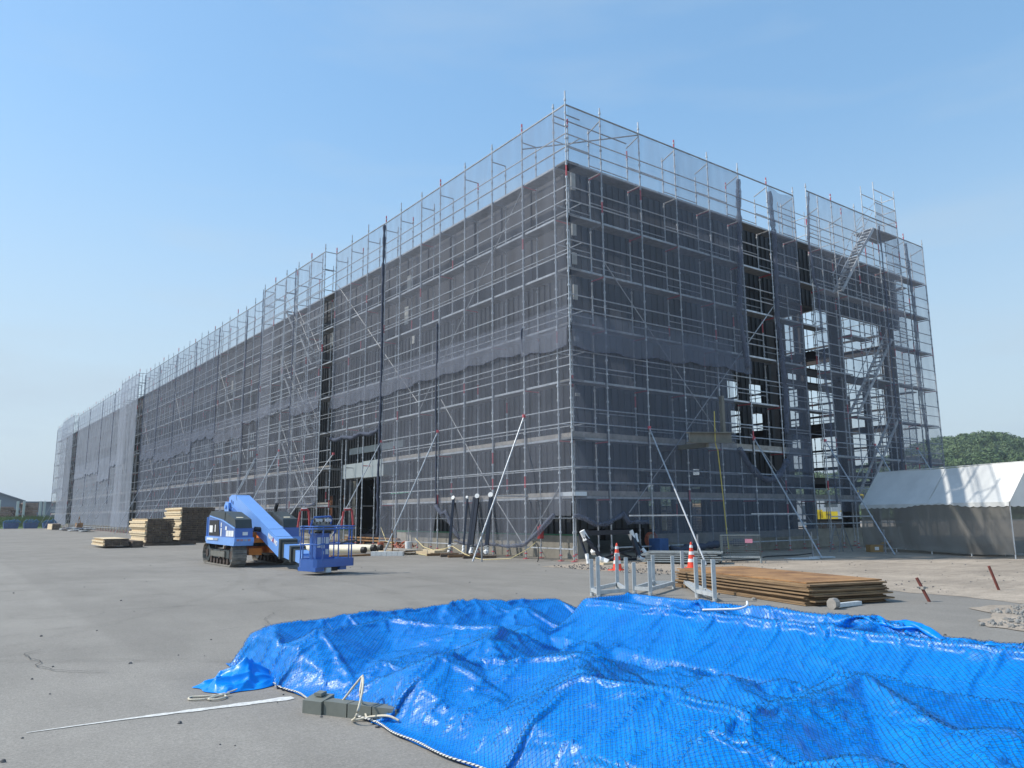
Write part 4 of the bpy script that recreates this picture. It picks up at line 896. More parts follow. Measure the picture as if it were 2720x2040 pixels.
# ------------------------------------------------------------------ timber stacks
def timber(name, x0, x1, y0, y1, z0, z1, label, rows, seed, bearers=True, top2=None):
    """sunlit sawn faces look to -x, faces to -y are painted dark as their shade"""
    t = thing(name, (x0, y0, 0), label, 'timber stack'); rr = random.Random(seed)
    mb = MB(); h = (z1-z0)/rows
    for r_ in range(rows):
        z = z0+h*r_; gap = .004; jx = rr.uniform(-.05, .05)*(1+1.2*(r_ % 2)); n_ = max(3, int((y1-y0)/.30))
        k = 0 if r_ % 3 else 0
        # boards running along y? the sawn side is one long board face per row
        mb.box(x0+jx, x1-.25+rr.uniform(-.02, .02), y0+.03+rr.uniform(0, .03), y1+rr.uniform(-.12, .1), z+gap, z+h-gap, 0)
    ob_ = mb.build('board_layer', 'timberend', t)
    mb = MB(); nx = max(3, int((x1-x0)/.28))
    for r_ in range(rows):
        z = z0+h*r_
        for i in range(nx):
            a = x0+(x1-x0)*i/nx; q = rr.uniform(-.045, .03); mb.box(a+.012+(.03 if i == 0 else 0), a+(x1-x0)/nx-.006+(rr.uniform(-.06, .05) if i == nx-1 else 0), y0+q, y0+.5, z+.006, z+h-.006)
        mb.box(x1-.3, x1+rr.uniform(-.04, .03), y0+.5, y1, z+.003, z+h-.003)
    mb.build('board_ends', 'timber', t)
    mb = MB(); mb.box(x0+.0, x1-.06, y0+.02, y1-.02, z1+.001, z1+.012); mb.build('top_board', 'timberend', t)
    if bearers:
        mb = MB(); mb.box(x0-.1, x1+.25, y0-.25, y0-.12, .0, z0*.8); mb.box(x0+.1, x1+1.2, y0+.45, y0+.6, 0, z0-.002); mb.box(x0+.1, x1+.2, y1-.5, y1-.3, 0, z0-.002); mb.build('bearer', 'timber', t)
    return t
timber('timber_stack', -8.75, -7.7, 22.6, 26.0, .10, .42, 'low pale stack of sawn boards, the flattest and leftmost of the three near stacks', 4, 3, False)
timber('timber_stack', -6.55, -5.22, 24.9, 28.9, .16, 1.32, 'middle-sized stack of sawn boards between the low stack and the tallest one', 11, 5)
timber('timber_stack', -4.2, -2.45, 28.0, 31.9, .16, 1.92, 'tallest stack of sawn boards, directly left of the blue lift', 17, 7)
mb = MB(); mb.box(-7.55, -7.1, 22.6, 25.6, .03, .30); o_ = mb.build('board_bundle', 'timber'); tag(o_, 'dark bundle of boards lying against the low pale stack', 'boards')
timber('timber_stack', -3.4, -2.4, 96, 101, .06, .75, 'small far stack of pale boards at the far end of the long wall', 3, 11, False)
# scrap sheets near far scaffold foot
for i, (x, y) in enumerate(((-2.4, 90), (-2.2, 83), (-2.3, 76))):
    mb = MB()
    for j in range(7): mb.obox((x+rnd.uniform(-.4, .4), y+rnd.uniform(-2, 2), .08+.05*j), (1, rnd.uniform(-.4, .4), rnd.uniform(-.08, .08)), (0, 1, 0), (0, 0, 1), .5, 1.0, .02, j % 2)
    tag(mb.build('sheet_pile', ['netroll', 'label']), 'low heap of dark and white sheets at the far scaffolding, %s of three' % ('farthest', 'middle', 'nearest')[i], 'scrap heap', 'scrap heaps at the far wall')
mb = MB(); mb.box(-1.7, -1.0, 88, 89.2, 0, .9); mb.path([(-1.9, 86.5, 0), (-1.6, 87, 1.6), (-1.2, 87.5, 0)], .06, 5); tag(mb.build('tool_box', 'rust'), 'small orange brown box at the foot of the far scaffolding', 'box')

# ------------------------------------------------------------------ things by the near corner
fb = thing('foam_block', (-2.35, 7.1, 0), 'row of white foam pieces lying in front of the wrapped pipes', 'foam blocks')
mb = MB(); a = Vector((-2.78, 7.52, 0)); d = Vector((.82, -.80, 0)); n_ = Vector((.70, .71, 0))
for i in range(6):
    c = a+d*((i+.5)/6)+n_*.1+Vector((0, 0, .075)); mb.obox(c, d, n_, (0, 0, 1), d.length/12-.006, .10, .072)
mb.build('foam_piece', 'foam', fb)
# wrapped columns (cream) left of the foam
def lathe_pipe(name, p0, p1, r, label, m_='cream'):
    t = thing(name, (p0[0], p0[1], 0), label, 'wrapped pipe', 'cream wrapped pipes by the door sill'); mb = MB(); mb.tube(p0, p1, r, 14); mb.build('wrapping', m_, t, False)
    d = (Vector(p1)-Vector(p0)).normalized(); mb = MB(); mb.tube(p1, tuple(Vector(p1)+d*.14), r*1.06, 14); mb.build('end_cover', 'black', t)
lathe_pipe('wrapped_pipe', (-4.9, 11.2, .20), (-2.95, 7.85, .20), .105, 'front cream wrapped pipe lying behind the lift basket')
lathe_pipe('wrapped_pipe', (-4.4, 11.5, .22), (-2.45, 8.1, .24), .115, 'middle cream wrapped pipe, with black end cover')
lathe_pipe('wrapped_pipe', (-3.9, 12.0, .26), (-1.95, 8.6, .22), .115, 'rear cream wrapped pipe nearest the door sill')
mb = MB(); mb.box(-2.0, -.5, 8.1, 8.5, .05, .13, 0); mb.box(-1.6, -.9, 7.2, 9.4, .135, .17, 1); mb.box(-.7, -.3, 7.0, 8.1, 0, .14, 0); mb.box(-4.2, -2.6, 7.6, 7.75, 0, .06, 2)
tag(mb.build('lumber_pieces', ['wood', 'toe', 'rust']), 'scrap boards and bearers lying behind the foam pieces', 'lumber')
# hoses / drum by door sill
dm = thing('hose_coil', (-.3, 10.2, 0), 'tangled orange brown hose beside a white bucket at the door sill', 'hose')
mb = MB(); mb.path([(-.3+.28*math.cos(t*.7)+.02*t, 10.2+.35*math.sin(t*.7), .14+.10*math.sin(t*1.7)+.02*t*.3) for t in np.linspace(0, 26, 80)], .022, 6); mb.build('hose', 'hose', dm)
mb = MB(); mb.tube((-.1, 9.7, 0), (-.1, 9.7, .38), .13, 14, 0, .15); tag(mb.build('bucket', 'white'), 'white bucket standing next to the tangled hose', 'bucket')
mb = MB(); mb.tube((-.55, 11.2, 0), (-.55, 11.2, .32), .13, 12); tag(mb.build('canister', 'hose'), 'brown canister at the left of the tangled hose', 'canister')
# leaning navy posts with white wrapped ends
LP = [((-.5, 6.06), (-.05, 6.51), 1.98, .045, .035), ((-.5, 5.17), (-.05, 5.59), 1.98, .032, .03), ((-.52, 4.66), (-.05, 4.95), 2.0, .055, .04), ((-.5, 3.79), (-.05, 4.14), 2.02, .06, .045)]
wl = ['farthest left of the leaning dark posts, beside the net seam', 'thinnest leaning dark post, second from the left', 'leaning pair of dark posts left of the long bright prop', 'rightmost leaning dark post behind the long bright prop']
for i, ((fx, fy), (tx, ty), h, w_, w2) in enumerate(LP):
    t = thing('leaning_post', (fx, fy, 0), wl[i], 'steel post', 'dark wrapped posts leaning on the scaffolding')
    P0 = Vector((fx, fy, .10)); P1 = Vector((tx, ty, h)); d = P1-P0
    mb = MB(); mb.bar(P0, P1, w_*2, w_*1.6)
    if i == 2: mb.bar(P0+Vector((.0, .18, 0)), P1+Vector((.0, .20, -.02)), .09, .08)
    mb.build('post_shaft', 'navy', t)
    for q0, q1, r in ((0, .13, w_*1.4), (.96, 1.01, w_*1.35)):
        mb = MB()
        pts = [P0+d*(q0+(q1-q0)*j/5) + Vector((rnd.uniform(-.012, .012), rnd.uniform(-.012, .012), 0)) for j in range(6)]
        if q0: pts[-1] += Vector((-.05, -.03, 0))
        mb.path(pts, r, 8, 0, [r*rnd.uniform(.8, 1.3) for _ in pts])
        mb.build('white_wrap', 'white', t)
for i, ((fx, fy), _, _, _, _) in enumerate(LP):
    mb = MB(); c = Vector((fx-.35, fy-.15, .04)); mb.obox(c, (1, -.35, 0), (.35, 1, 0), (0, 0, 1), .55, .05, .04)
    tag(mb.build('timber_bearer', 'timber' if i % 2 else mat('brown_bearer', (.20, .11, .05), .85, 0, .3, 9)), 'short brown timber bearer under the %s' % ('farthest left leaning post', 'thinnest leaning post', 'leaning pair of posts', 'rightmost leaning post')[i], 'bearer', 'short bearers under the leaning posts')
mb = MB(); mb.box(-.95, -.45, 6.3, 6.75, .085, .16); tag(mb.build('wood_offcut', 'wood'), 'pale wooden offcut between the leaning dark posts', 'offcut')
mb = MB(); mb.path([(.0, 12.3, .9), (-.1, 11.6, .35), (-.2, 10.9, .30)], .014, 5); mb.path([(-.1, 9.2, .5), (-.3, 8.2, .22), (-.5, 7.2, .14), (-.5, 6.4, .2), (-.6, 5.7, .32), (-.8, 4.6, .1), (-1.1, 3.6, .03), (-1.4, 2.6, .02), (-.9, 1.9, .06), (-.3, 1.75, .35), (-.05, 1.7, .55)], .013, 5)
mb.path([(-.9, 8.6, .02), (-1.2, 7.9, .02), (-1.1, 7.0, .02), (-1.3, 6.2, .02)], .016, 5)
tag(mb.build('cable', mat('pale_yellow_cable', (.68, .56, .28), .7, 0, .1, 9)), 'pale yellow cable trailing along the foot of the long wall', 'cable')
mb = MB(); mb.path([(-.1, 1.7, .55), (-.3, 1.3, .4), (-.6, .9, .1), (-.8, .7, .02)], .015, 5); tag(mb.build('cable', 'black'), 'short black cable hanging down near the building corner', 'cable')
mb = MB(); mb.tube((.35, 2.0, .62), (.35, 2.0, 1.0), .10, 14); mb.tube((.35, 2.0, 1.0), (.35, 2.0, 1.05), .04, 8); tag(mb.build('red_canister', 'red'), 'red canister behind the net near the corner of the long wall', 'canister')
# green lit beam plank by the door
mb = MB(); mb.obox((.85, 12.1, 2.35), (0, 1, 0), (1, 0, 0), (0, 0, 1), .9, .05, .03); tag(mb.build('green_plank', mat('mint_plank', (.20, .62, .42), .6, 0, .1, 5)), 'mint green plank sticking out beside the door', 'plank')
# white things on the first deck at the corner
mb = MB(); mb.box(.05, .5, -.05, .7, 1.90, 2.02); mb.box(.6, 1.3, .15, .4, 1.9, 2.0); tag(mb.build('board_bundle', 'label'), 'white and grey boards lying on the lowest deck at the corner', 'boards')
# gate-like frame of dark members with white wrapped corners
gt = thing('portal_stand', (.6, -.9, 0), 'dark steel gate frame with white wrapped legs, standing left of the front cone', 'steel frame')
mb = MB(); mb.bar((-.42, -.9, .84), (1.62, -.72, .84), .11, .13); mb.bar((-.42, -.92, .80), (-.12, -1.35, .10), .12, .10); mb.bar((1.60, -.75, .80), (1.55, -1.1, .10), .12, .10)
mb.bar((-.45, -.75, .80), (-.5, -1.15, .1), .05, .05); mb.bar((1.66, -.7, .80), (1.78, -1.2, .1), .05, .05); mb.bar((.5, -.6, .1), (1.5, -.9, .35), .05, .05); mb.bar((.6, -.9, .35), (1.5, -.8, .12), .05, .05); mb.bar((.4, -.8, .06), (1.6, -.9, .06), .07, .06)
mb.build('frame_member', 'navy', gt)
for p0, p1, r in (((-.48, -.9, .90), (-.36, -.95, .66), .10), ((-.30, -1.1, .36), (-.26, -1.15, .32), .085), ((-.22, -1.25, .16), (-.05, -1.45, .04), .10), ((-.5, -1.1, .3), (-.52, -1.18, .03), .055), ((1.55, -.72, .88), (1.62, -.8, .62), .10), ((1.70, -.80, .80), (1.68, -.9, .55), .06), ((1.72, -1.05, .35), (1.80, -1.3, .04), .065), ((1.5, -1.05, .14), (1.62, -1.2, .04), .07), ((-.28, -1.12, .40), (-.27, -1.15, .30), .09)):
    p0 = Vector(p0); p1 = Vector(p1); pts = [p0+(p1-p0)*j/4+Vector((rnd.uniform(-.012, .012),)*3) for j in range(5)]; mb = MB(); mb.path(pts, r, 8, 0, [r*rnd.uniform(.75, 1.05) for _ in pts]); mb.build('white_wrap', 'white', gt)
mb = MB(); mb.box(-.35, .1, -1.6, -1.35, 0, .06); mb.box(.3, .9, -1.3, -1.15, 0, .05); tag(mb.build('wooden_block', 'wood'), 'pale wooden blocks under the white wrapped frame leg', 'wood block')
# cones
def cone(x, y, label):
    t = thing('traffic_cone', (x, y, 0), label, 'traffic cone', 'red and white traffic cones')
    H = .64; r0, r1 = .115, .022
    mb = MB(); mb.obox((x, y, .012), (1, .3, 0), (-.3, 1, 0), (0, 0, 1), .17, .17, .012, 0); mb.tube((x, y, .024), (x, y, H), r0, 20, 0, r1); mb.tube((x, y, H), (x, y, H+.015), r1, 12, 0, .01)
    cbd = mb.build('cone_body', 'cone', t, False)
    mb = MB()
    for z0, z1 in ((.16, .24), (.34, .42), (.51, .58)):
        f = lambda z: r0+(r1-r0)*(z-.024)/(H-.024)+.003
        mb.tube((x, y, z0), (x, y, z1), f(z0), 20, 0, f(z1), False)
    mb.build('white_band', 'white', cbd)
cone(-1.42, -3.25, 'red and white traffic cone on the left, in front of the dark gate frame')
cone(.40, -4.03, 'red and white traffic cone on the right, behind the galvanised racks')
# galvanised racks
racks = [([(-6.19, -7.76, .66), (-5.59, -7.8, .63), (-4.88, -6.84, .64), (-5.96, -7.35, .60)], 'galvanised four-post rack on the left, nearest the tarpaulin corner'),
         ([(-5.23, -7.62, .53), (-5.19, -7.95, .56), (-3.96, -7.35, .58), (-4.16, -7.05, .59)], 'galvanised four-post rack in the middle of the group'),
         ([(-3.48, -7.16, .65), (-4.58, -8.59, .59), (-5.12, -9.24, .64), (-4.85, -8.66, .64)], 'galvanised four-post rack on the right, in front of the rusty plates')]
for P_, lb in racks:
    t = thing('post_rack', (P_[0][0], P_[0][1], 0), lb, 'steel rack', 'galvanised four-post racks'); c = Vector((sum(p_[0] for p_ in P_)/4, sum(p_[1] for p_ in P_)/4, 0))
    for x, y, h in P_:
        mb = MB(); mb.obox((x, y, h/2), (.588, .809, 0), (-.809, .588, 0), (0, 0, 1), .029, .029, h/2); pb_ = mb.build('post', 'rackg', t)
        mb = MB(); mb.path([(x-.05*math.cos(q), y-.02-.0*q, .06+.035*math.sin(q)) for q in np.linspace(0, 4.5, 7)], .006, 5) if 0 else mb.tube((x-.03, y-.03, 0), (x-.03, y-.03, .05), .03, 8); mb.build('foot', 'rackg', pb_)
    for (a, b) in zip(P_, P_[1:]+P_[:1]):
        mb = MB(); mb.bar((a[0], a[1], .10), (b[0], b[1], .10), .045, .06); mb.build('base_bar', 'rackg', t)
# rusty plate stack
ps = thing('steel_plate_stack', (-4.2, -9.2, 0), 'stack of rusty brown steel road plates lying on the asphalt', 'steel plates')
rr = random.Random(4); ax = Vector((-1.0, -3.5, 0)).normalized(); ay = Vector((ax.y*-1, ax.x, 0)); cc = Vector((-3.38, -9.02, 0))
for i in range(13):
    z = .018+i*.0250; mb = MB(); j = rr.uniform(-.09, .07) if i < 12 else -.08; k = rr.uniform(-.05, .05)
    a2 = (ax+ay*rr.uniform(-.012, .012)).normalized(); b2 = Vector((-a2.y, a2.x, 0))
    mb.obox(cc+ax*j+ay*k+Vector((0, 0, z)), a2, b2, (0, 0, 1), 1.82-.006*i, .76-.012*(i/4), .0098+.0022*(i % 3)*.5); mb.build('plate', 'rust' if i == 12 else 'rustside', ps)
mb = MB(); pebble(mb, -4.25, -8.6, 0, .035); pebble(mb, -4.5, -9.5, 0, .045); mb.build('packing_stone', 'stone', ps)
# white weight with arm lying at the plate corner
wt = thing('barrier_foot', (-4.6, -10.95, 0), 'white plastic barrier arm with octagonal foot lying by the plates', 'barrier')
mb = MB(); c = Vector((-4.62, -10.93, .075)); d = Vector((1.03, .06, 0)).normalized(); q = Vector((-d.y, d.x, 0))
mb.extr([tuple(c-d*.06+q*(.07*math.cos(math.pi/8+k*math.pi/4))*1.05+Vector((0, 0, .08*math.sin(math.pi/8+k*math.pi/4)))) for k in range(8)], d*.12)
mb.build('octagonal_foot', 'toe', wt); mb = MB(); mb.bar(c+d*.07-Vector((0, 0, .03)), c+d*.75-Vector((0, 0, .045)), .07, .055); mb.build('arm', 'label', wt)
# pipe stakes
for (x, y, tx, ty, h, cl, lb) in ((-2.68, -11.33, -2.76, -11.20, .35, 1, 'rusty pipe stake with a clamp, leaning in the dusty ground'), (.0, -11.22, -.11, -11.14, .41, 0, 'rusty pipe stake without a clamp, farther right')):
    t = thing('pipe_stake', (x, y, 0), lb, 'pipe stake', 'rusty pipe stakes'); mb = MB(); mb.tube((x, y, -.02), (tx, ty, h), .024, 8); mb.build('pipe', mat('rust_red_pipe', (.20, .06, .045), .8, .1, .3, 20), t)
    if cl:
        m1 = (Vector((x, y, 0))*.42+Vector((tx, ty, h))*.58); mb = MB(); mb.obox(m1, (1, 0, 0), (0, 1, 0), (0, 0, 1), .035, .035, .02); mb.tube(m1+Vector((-.07, .05, .01)), m1+Vector((.07, -.05, .0)), .012, 6); mb.build('clamp', 'toe', t)
# wire mesh cage, stacked panels, box, ladder, yellow rope, flat board
cg = thing('mesh_cage', (3.0, -4.0, 0), 'wire mesh cage pallet with a small pink sign', 'mesh cage')
cA = Vector((1.85, -4.55, 0)); cx = Vector((1.55, -1.75, 0)); cy_ = Vector((1.0, .95, 0))
cA = Vector((2.75, -3.05, 0)); cx = Vector((.62, -.86, 0)); cy_ = Vector((.95, .68, 0)); mb = MB()
def meshpanel(mb, o_, a, b, na, nb, r=.0035):
    for i in range(na+1): p_ = o_+a*(i/na); mb.tube(p_, p_+b, r if 0 < i < na else .012, 4, caps=False)
    for j in range(nb+1): p_ = o_+b*(j/nb); mb.tube(p_, p_+a, r if 0 < j < nb else .012, 4, caps=False)
up_ = Vector((0, 0, .62)); o0 = Vector((0, 0, .13))
for o_, a in ((cA, cx), (cA+cy_, cx), (cA, cy_), (cA+cx, cy_)): meshpanel(mb, o_+o0, a, up_, 16, 10)
mb.build('mesh_panel', 'cagewire', cg)
mb = MB(); meshpanel(mb, cA+o0, cx, cy_, 14, 8, .005)
for p_ in (cA, cA+cx, cA+cy_, cA+cx+cy_): mb.tube(p_, p_+Vector((0, 0, .13)), .03, 6)
mb.build('pallet_base', 'cordg', cg)
mb = MB(); mb.obox(cA+cx*.72+Vector((-.02, -.02, .60)), cx, (0, 0, 1), cx.cross(Vector((0, 0, 1))), .10, .055, .004); mb.build('sign', mat('pink_sign', (.62, .25, .33), .6, 0, .15, 30), cg)
sp = thing('panel_stack', (2.0, -2.6, 0), 'low stack of grey green steel panels left of the mesh cage', 'panel stack')
for i in range(5):
    mb = MB(); c = Vector((1.85, -2.45, .07+.058*i)); a = Vector((1.3, -1.7, 0)).normalized(); q = Vector((-a.y, a.x, 0)); o2 = c+a*rnd.uniform(-.07, .07)
    for s_ in (-1, 1): mb.bar(o2+q*(.48*s_)-a*1.0, o2+q*(.48*s_)+a*1.0, .05, .035); mb.bar(o2+a*(1.0*s_)-q*.48, o2+a*(1.0*s_)+q*.48, .05, .035)
    mb.obox(o2, a, q, (0, 0, 1), .97, .46, .006); mb.build('panel', 'cordg', sp)
mb = MB(); mb.path([(4.84, -1.4, 4.6), (4.81, -1.4, 3.6), (4.86, -1.4, 3.42), (4.9, -1.41, 3.36), (5.04, -1.41, 1.9), (5.12, -1.42, .7), (5.14, -1.45, .25)], .016, 6); tag(mb.build('rope', 'yrope'), 'yellow rope hanging from the projecting grey beam to the mesh panels', 'rope')
cb = thing('cardboard_box', (11.35, -2.75, 0), 'brown cardboard box with a white sticker at the left end of the tent', 'box')
bx0 = Vector((11.35, -2.75, .13)); a = Vector((.8, -.6, 0)).normalized(); q = Vector((-a.y, a.x, 0)); mb = MB(); mb.obox(bx0, a, q, (0, 0, 1), .22, .18, .12); mb.bar(bx0+Vector((0, 0, .15))+a*.3-q*.2, bx0+Vector((0, 0, .26))+a*.48-q*.2, .01, .01); mb.extr([tuple(bx0+Vector((0, 0, .15))+a*.3+q*.22), tuple(bx0+Vector((0, 0, .15))+a*.3-q*.22), tuple(bx0+Vector((0, 0, .22))+a*.45-q*.22), tuple(bx0+Vector((0, 0, .22))+a*.45+q*.22)], (0, 0, .006)); mb.build('carton', 'cardboard', cb)
mb = MB(); mb.obox(bx0-q*.182, a, (0, 0, 1), q, .07, .055, .003); mb.build('sticker', 'white', cb)
ld = thing('stepladder', (10.7, -1.9, 0), 'aluminium stepladder standing under the scaffolding left of the tent', 'ladder')
mb = MB()
for s_ in (0, .34):
    mb.bar((10.3+s_*.8, -1.7-s_*.55, 0), (10.65+s_*.7, -1.75-s_*.45, .95), .025, .04); mb.bar((11.0+s_*.8, -1.8-s_*.55, 0), (10.65+s_*.7, -1.75-s_*.45, .95), .025, .03)
mb.build('ladder_rail', 'galv_dull', ld); mb = MB()
for k in range(1, 5):
    q0 = k/5; mb.bar((10.3+.35*q0, -1.7-.05*q0, .95*q0), (10.57+.32*q0, -1.89-.02*q0, .95*q0), .045, .018)
mb.build('rung', 'galv_dull', ld)
mb = MB(); mb.obox((5.9, -3.5, .02), (1, -.5, 0), (.5, 1, 0), (0, 0, 1), .45, .22, .012); mb.obox((6.8, -3.6, .03), (1, -.7, 0), (.7, 1, 0), (0, 0, 1), .35, .12, .012); tag(mb.build('flat_board', 'label'), 'pale flat boards on the ground at the foot of the middle raking prop', 'board')
mb = MB(); mb.path([(3.4, -2.9, .02), (4.6, -2.8, .02), (6.0, -2.2, .03), (7.5, -2.3, .02), (9, -1.9, .02)], .018, 5); tag(mb.build('hose', 'black'), 'thin black hose on the ground along the shaded wall', 'hose')
mb = MB(); mb.box(3.2, 3.6, -.35, .1, .15, .6, 0); tag(mb.build('blue_crate', 'bluebox'), 'dull blue crate behind the dark gate frame', 'crate')
mb = MB(); mb.path([(3.6+.2*math.cos(t), .3+.05*t*.2, .55+.22*math.sin(t)) for t in np.linspace(0, 19, 50)], .02, 5); tag(mb.build('hose_coil', 'hose'), 'orange hose coil behind the blue crate at the shaded wall', 'hose')
# ------------------------------------------------------------------ tent
tn = thing('event_tent', (11.2, -4.7, 0), 'white canvas ridge tent with grey mesh side wall, half in shade', 'tent')
A = Vector((12.32, -1.84, 0)); Bp = Vector((10.17, -7.61, 0)); D = (Bp-A).normalized(); Nn = Vector((.937, -.349, 0)); HW = .9; ZE, ZR = 1.62, 2.78
def TP(s_, t, z): return A+D*s_+Nn*t+Vector((0, 0, z))
TL = (Bp-A).length
ridge = lambda s_: ZR+.04*abs(math.cos(math.pi*s_/TL))
V = []; Fc = []; ns, nt_ = 40, 10
for side in (0, 1):
    base = len(V)
    for i in range(ns+1):
        for j in range(nt_+1):
            s_ = TL*i/ns; t = j/nt_; sag = -.05*math.sin(math.pi*t)*(.5+.5*math.sin(math.pi*2*s_/TL)**2)-.03*math.sin(math.pi*t)
            tt = -.03+(HW+.03)*t if side == 0 else 2*HW+.03-(HW+.03)*t
            V.append(TP(s_, tt, ZE+(ridge(s_)-ZE)*t+sag))
    for i in range(ns):
        for j in range(nt_):
            a = base+i*(nt_+1)+j; Fc.append((a, a+1, a+nt_+2, a+nt_+1))
roof = meshobj('roof_canvas', V, Fc, 'tent', parent=tn)
mb = MB(); 
for s_ in (0, TL):
    mb.poly([TP(s_+(.004 if s_ else -.004), 0, ZE), TP(s_+(.004 if s_ else -.004), HW, ridge(s_)-.01), TP(s_+(.004 if s_ else -.004), 2*HW, ZE)])
mb.build('gable_canvas', 'tent', tn)
mb = MB()
for s_ in (.0, TL*.5, TL): mb.bar(TP(s_, -.02, ZE+.012), TP(s_, HW, ridge(s_)+.012), .05, .006)
mb.tube(TP(0, HW, ridge(0)+.004), TP(TL, HW, ridge(TL)+.004), .015, 6); mb.build('seam_tape', 'tent', roof)
mb = MB(); N = 150
def val(s0): return .10+.035*abs(math.sin(math.pi*s0/.29))
for i in range(N):
    s0, s1 = TL*i/N, TL*(i+1)/N
    lift = lambda s_: .09*math.exp(-((s_-TL*.55)/(TL*.17))**4)
    mb.quad(TP(s0, -.035-.01*math.sin(s0*9), ZE+.01), TP(s1, -.035-.01*math.sin(s1*9), ZE+.01), TP(s1, -.045, ZE-val(s1)+lift(s1)), TP(s0, -.045, ZE-val(s0)+lift(s0)))
for i in range(40):
    for s_ in (-.012, TL+.012):
        t0, t1 = 2*HW*i/40, 2*HW*(i+1)/40; mb.quad(TP(s_, t0, ZE+.01), TP(s_, t1, ZE+.01), TP(s_, t1, ZE-val(t1)), TP(s_, t0, ZE-val(t0)))
mb.build('valance', 'tent', tn)
mb = MB()
for s_ in (.03, TL*.5, TL-.03):
    for t in (.02, 2*HW-.02): mb.tube(TP(s_, t, 0), TP(s_, t, ZE), .02, 8)
mb.tube(TP(0, .02, ZE-.02), TP(TL, .02, ZE-.02), .018, 6); mb.tube(TP(0, HW, ZR-.02), TP(TL, HW, ZR-.02), .018, 6)
for s_ in (TL*.25, TL*.75): mb.tube(TP(s_, .02, 0), TP(s_, .02, .12), .018, 6)
mb.build('tent_pole', 'white', tn)
V = []; Fc = []; ns, nz_ = 90, 14
for i in range(ns+1):
    for j in range(nz_+1):
        s_ = TL*i/ns; t = j/nz_; zb = .10+.10*abs(math.sin(math.pi*s_/TL*3))*0+.04*math.sin(s_*1.1)
        o_ = -.02-.05*abs(noise1(s_*2.2+t*1.5, 3)-.4)*math.sin(math.pi*min(1, t*1.1))-.03*math.sin(s_*5+t*4)*(1-t)
        V.append(TP(s_, o_, zb+(ZE-.03-zb)*t))
for i in range(ns):
    for j in range(nz_): a = i*(nz_+1)+j; Fc.append((a, a+1, a+nz_+2, a+nz_+1))
MT['tentnet'] = net_mat('dark_mesh_wall', (.34, .32, .29), .76, .07, 2)
meshobj('mesh_wall', V, Fc, 'tentnet', parent=tn)
V2 = [tuple(Vector(v_)+Nn*(2*HW)) for v_ in V]; meshobj('mesh_wall', V2, Fc, 'tentnet', parent=tn)
mb = MB(); c = TP(TL*.7, HW, .35); mb.obox(c, D, Nn, (0, 0, 1), .8, .35, .02); mb.obox(c-Vector((0, 0, .17)), D, Nn, (0, 0, 1), .7, .02, .17); tag(mb.build('folding_table', 'toe'), 'low table standing inside the tent behind its mesh wall', 'table')

# ------------------------------------------------------------------ hills and far scenery
def az(dx, dy, dist): return CAM[0]+dx*dist, CAM[1]+dy*dist
def hill_mesh(prof, dist, depth, name, m_, seed):
    """prof: list of (azimuth world angle deg, elevation ratio)"""
    return
HP = [(150, 0), (80, .0), (62, .005), (54, .018), (50, .0307), (44.5, .034), (40, .044), (35.2, .0478), (33.4, .0539), (31.5, .046), (29.3, .0562), (26.8, .0700), (25.6, .0790), (24.5, .085), (22.4, .0885), (21.5, .088), (20.8, .0820), (20.0, .079), (17, .070), (12, .055), (0, .04), (-30, .02)]
def elev(a):
    for (a1, e1_), (a0, e0) in zip(HP, HP[1:]):
        if a0 <= a <= a1: t = (a-a0)/(a1-a0); return e0+(e1_-e0)*t
    return 0
V = []; Fc = []; na, nr = 260, 22
for i in range(na+1):
    a = -30+115*i/na
    for j in range(nr+1):
        r = 170+230*j/nr; t = j/nr; h = elev(a)*300*(math.sin(math.pi*min(1, t/ .56)/2) if t < .56 else 1-.5*((t-.56)/.44)**2) if 1 else 0
        rr_ = 170+230*t; h = h if t > 0 else -1
        V.append((CAM[0]+r*math.cos(R(a)), CAM[1]+r*math.sin(R(a)), max(-1, h*.97-1.0+(noise1(a*1.3, j)-.5)*1.5)))
for i in range(na):
    for j in range(nr): a = i*(nr+1)+j; Fc.append((a, a+1, a+nr+2, a+nr+1))
MT['leafbase'] = mat('forest_floor', (.035, .06, .022), .95, 0, .3, .2)
o_ = meshobj('hill', V, Fc, 'leafbase'); tag(o_, kind='structure')
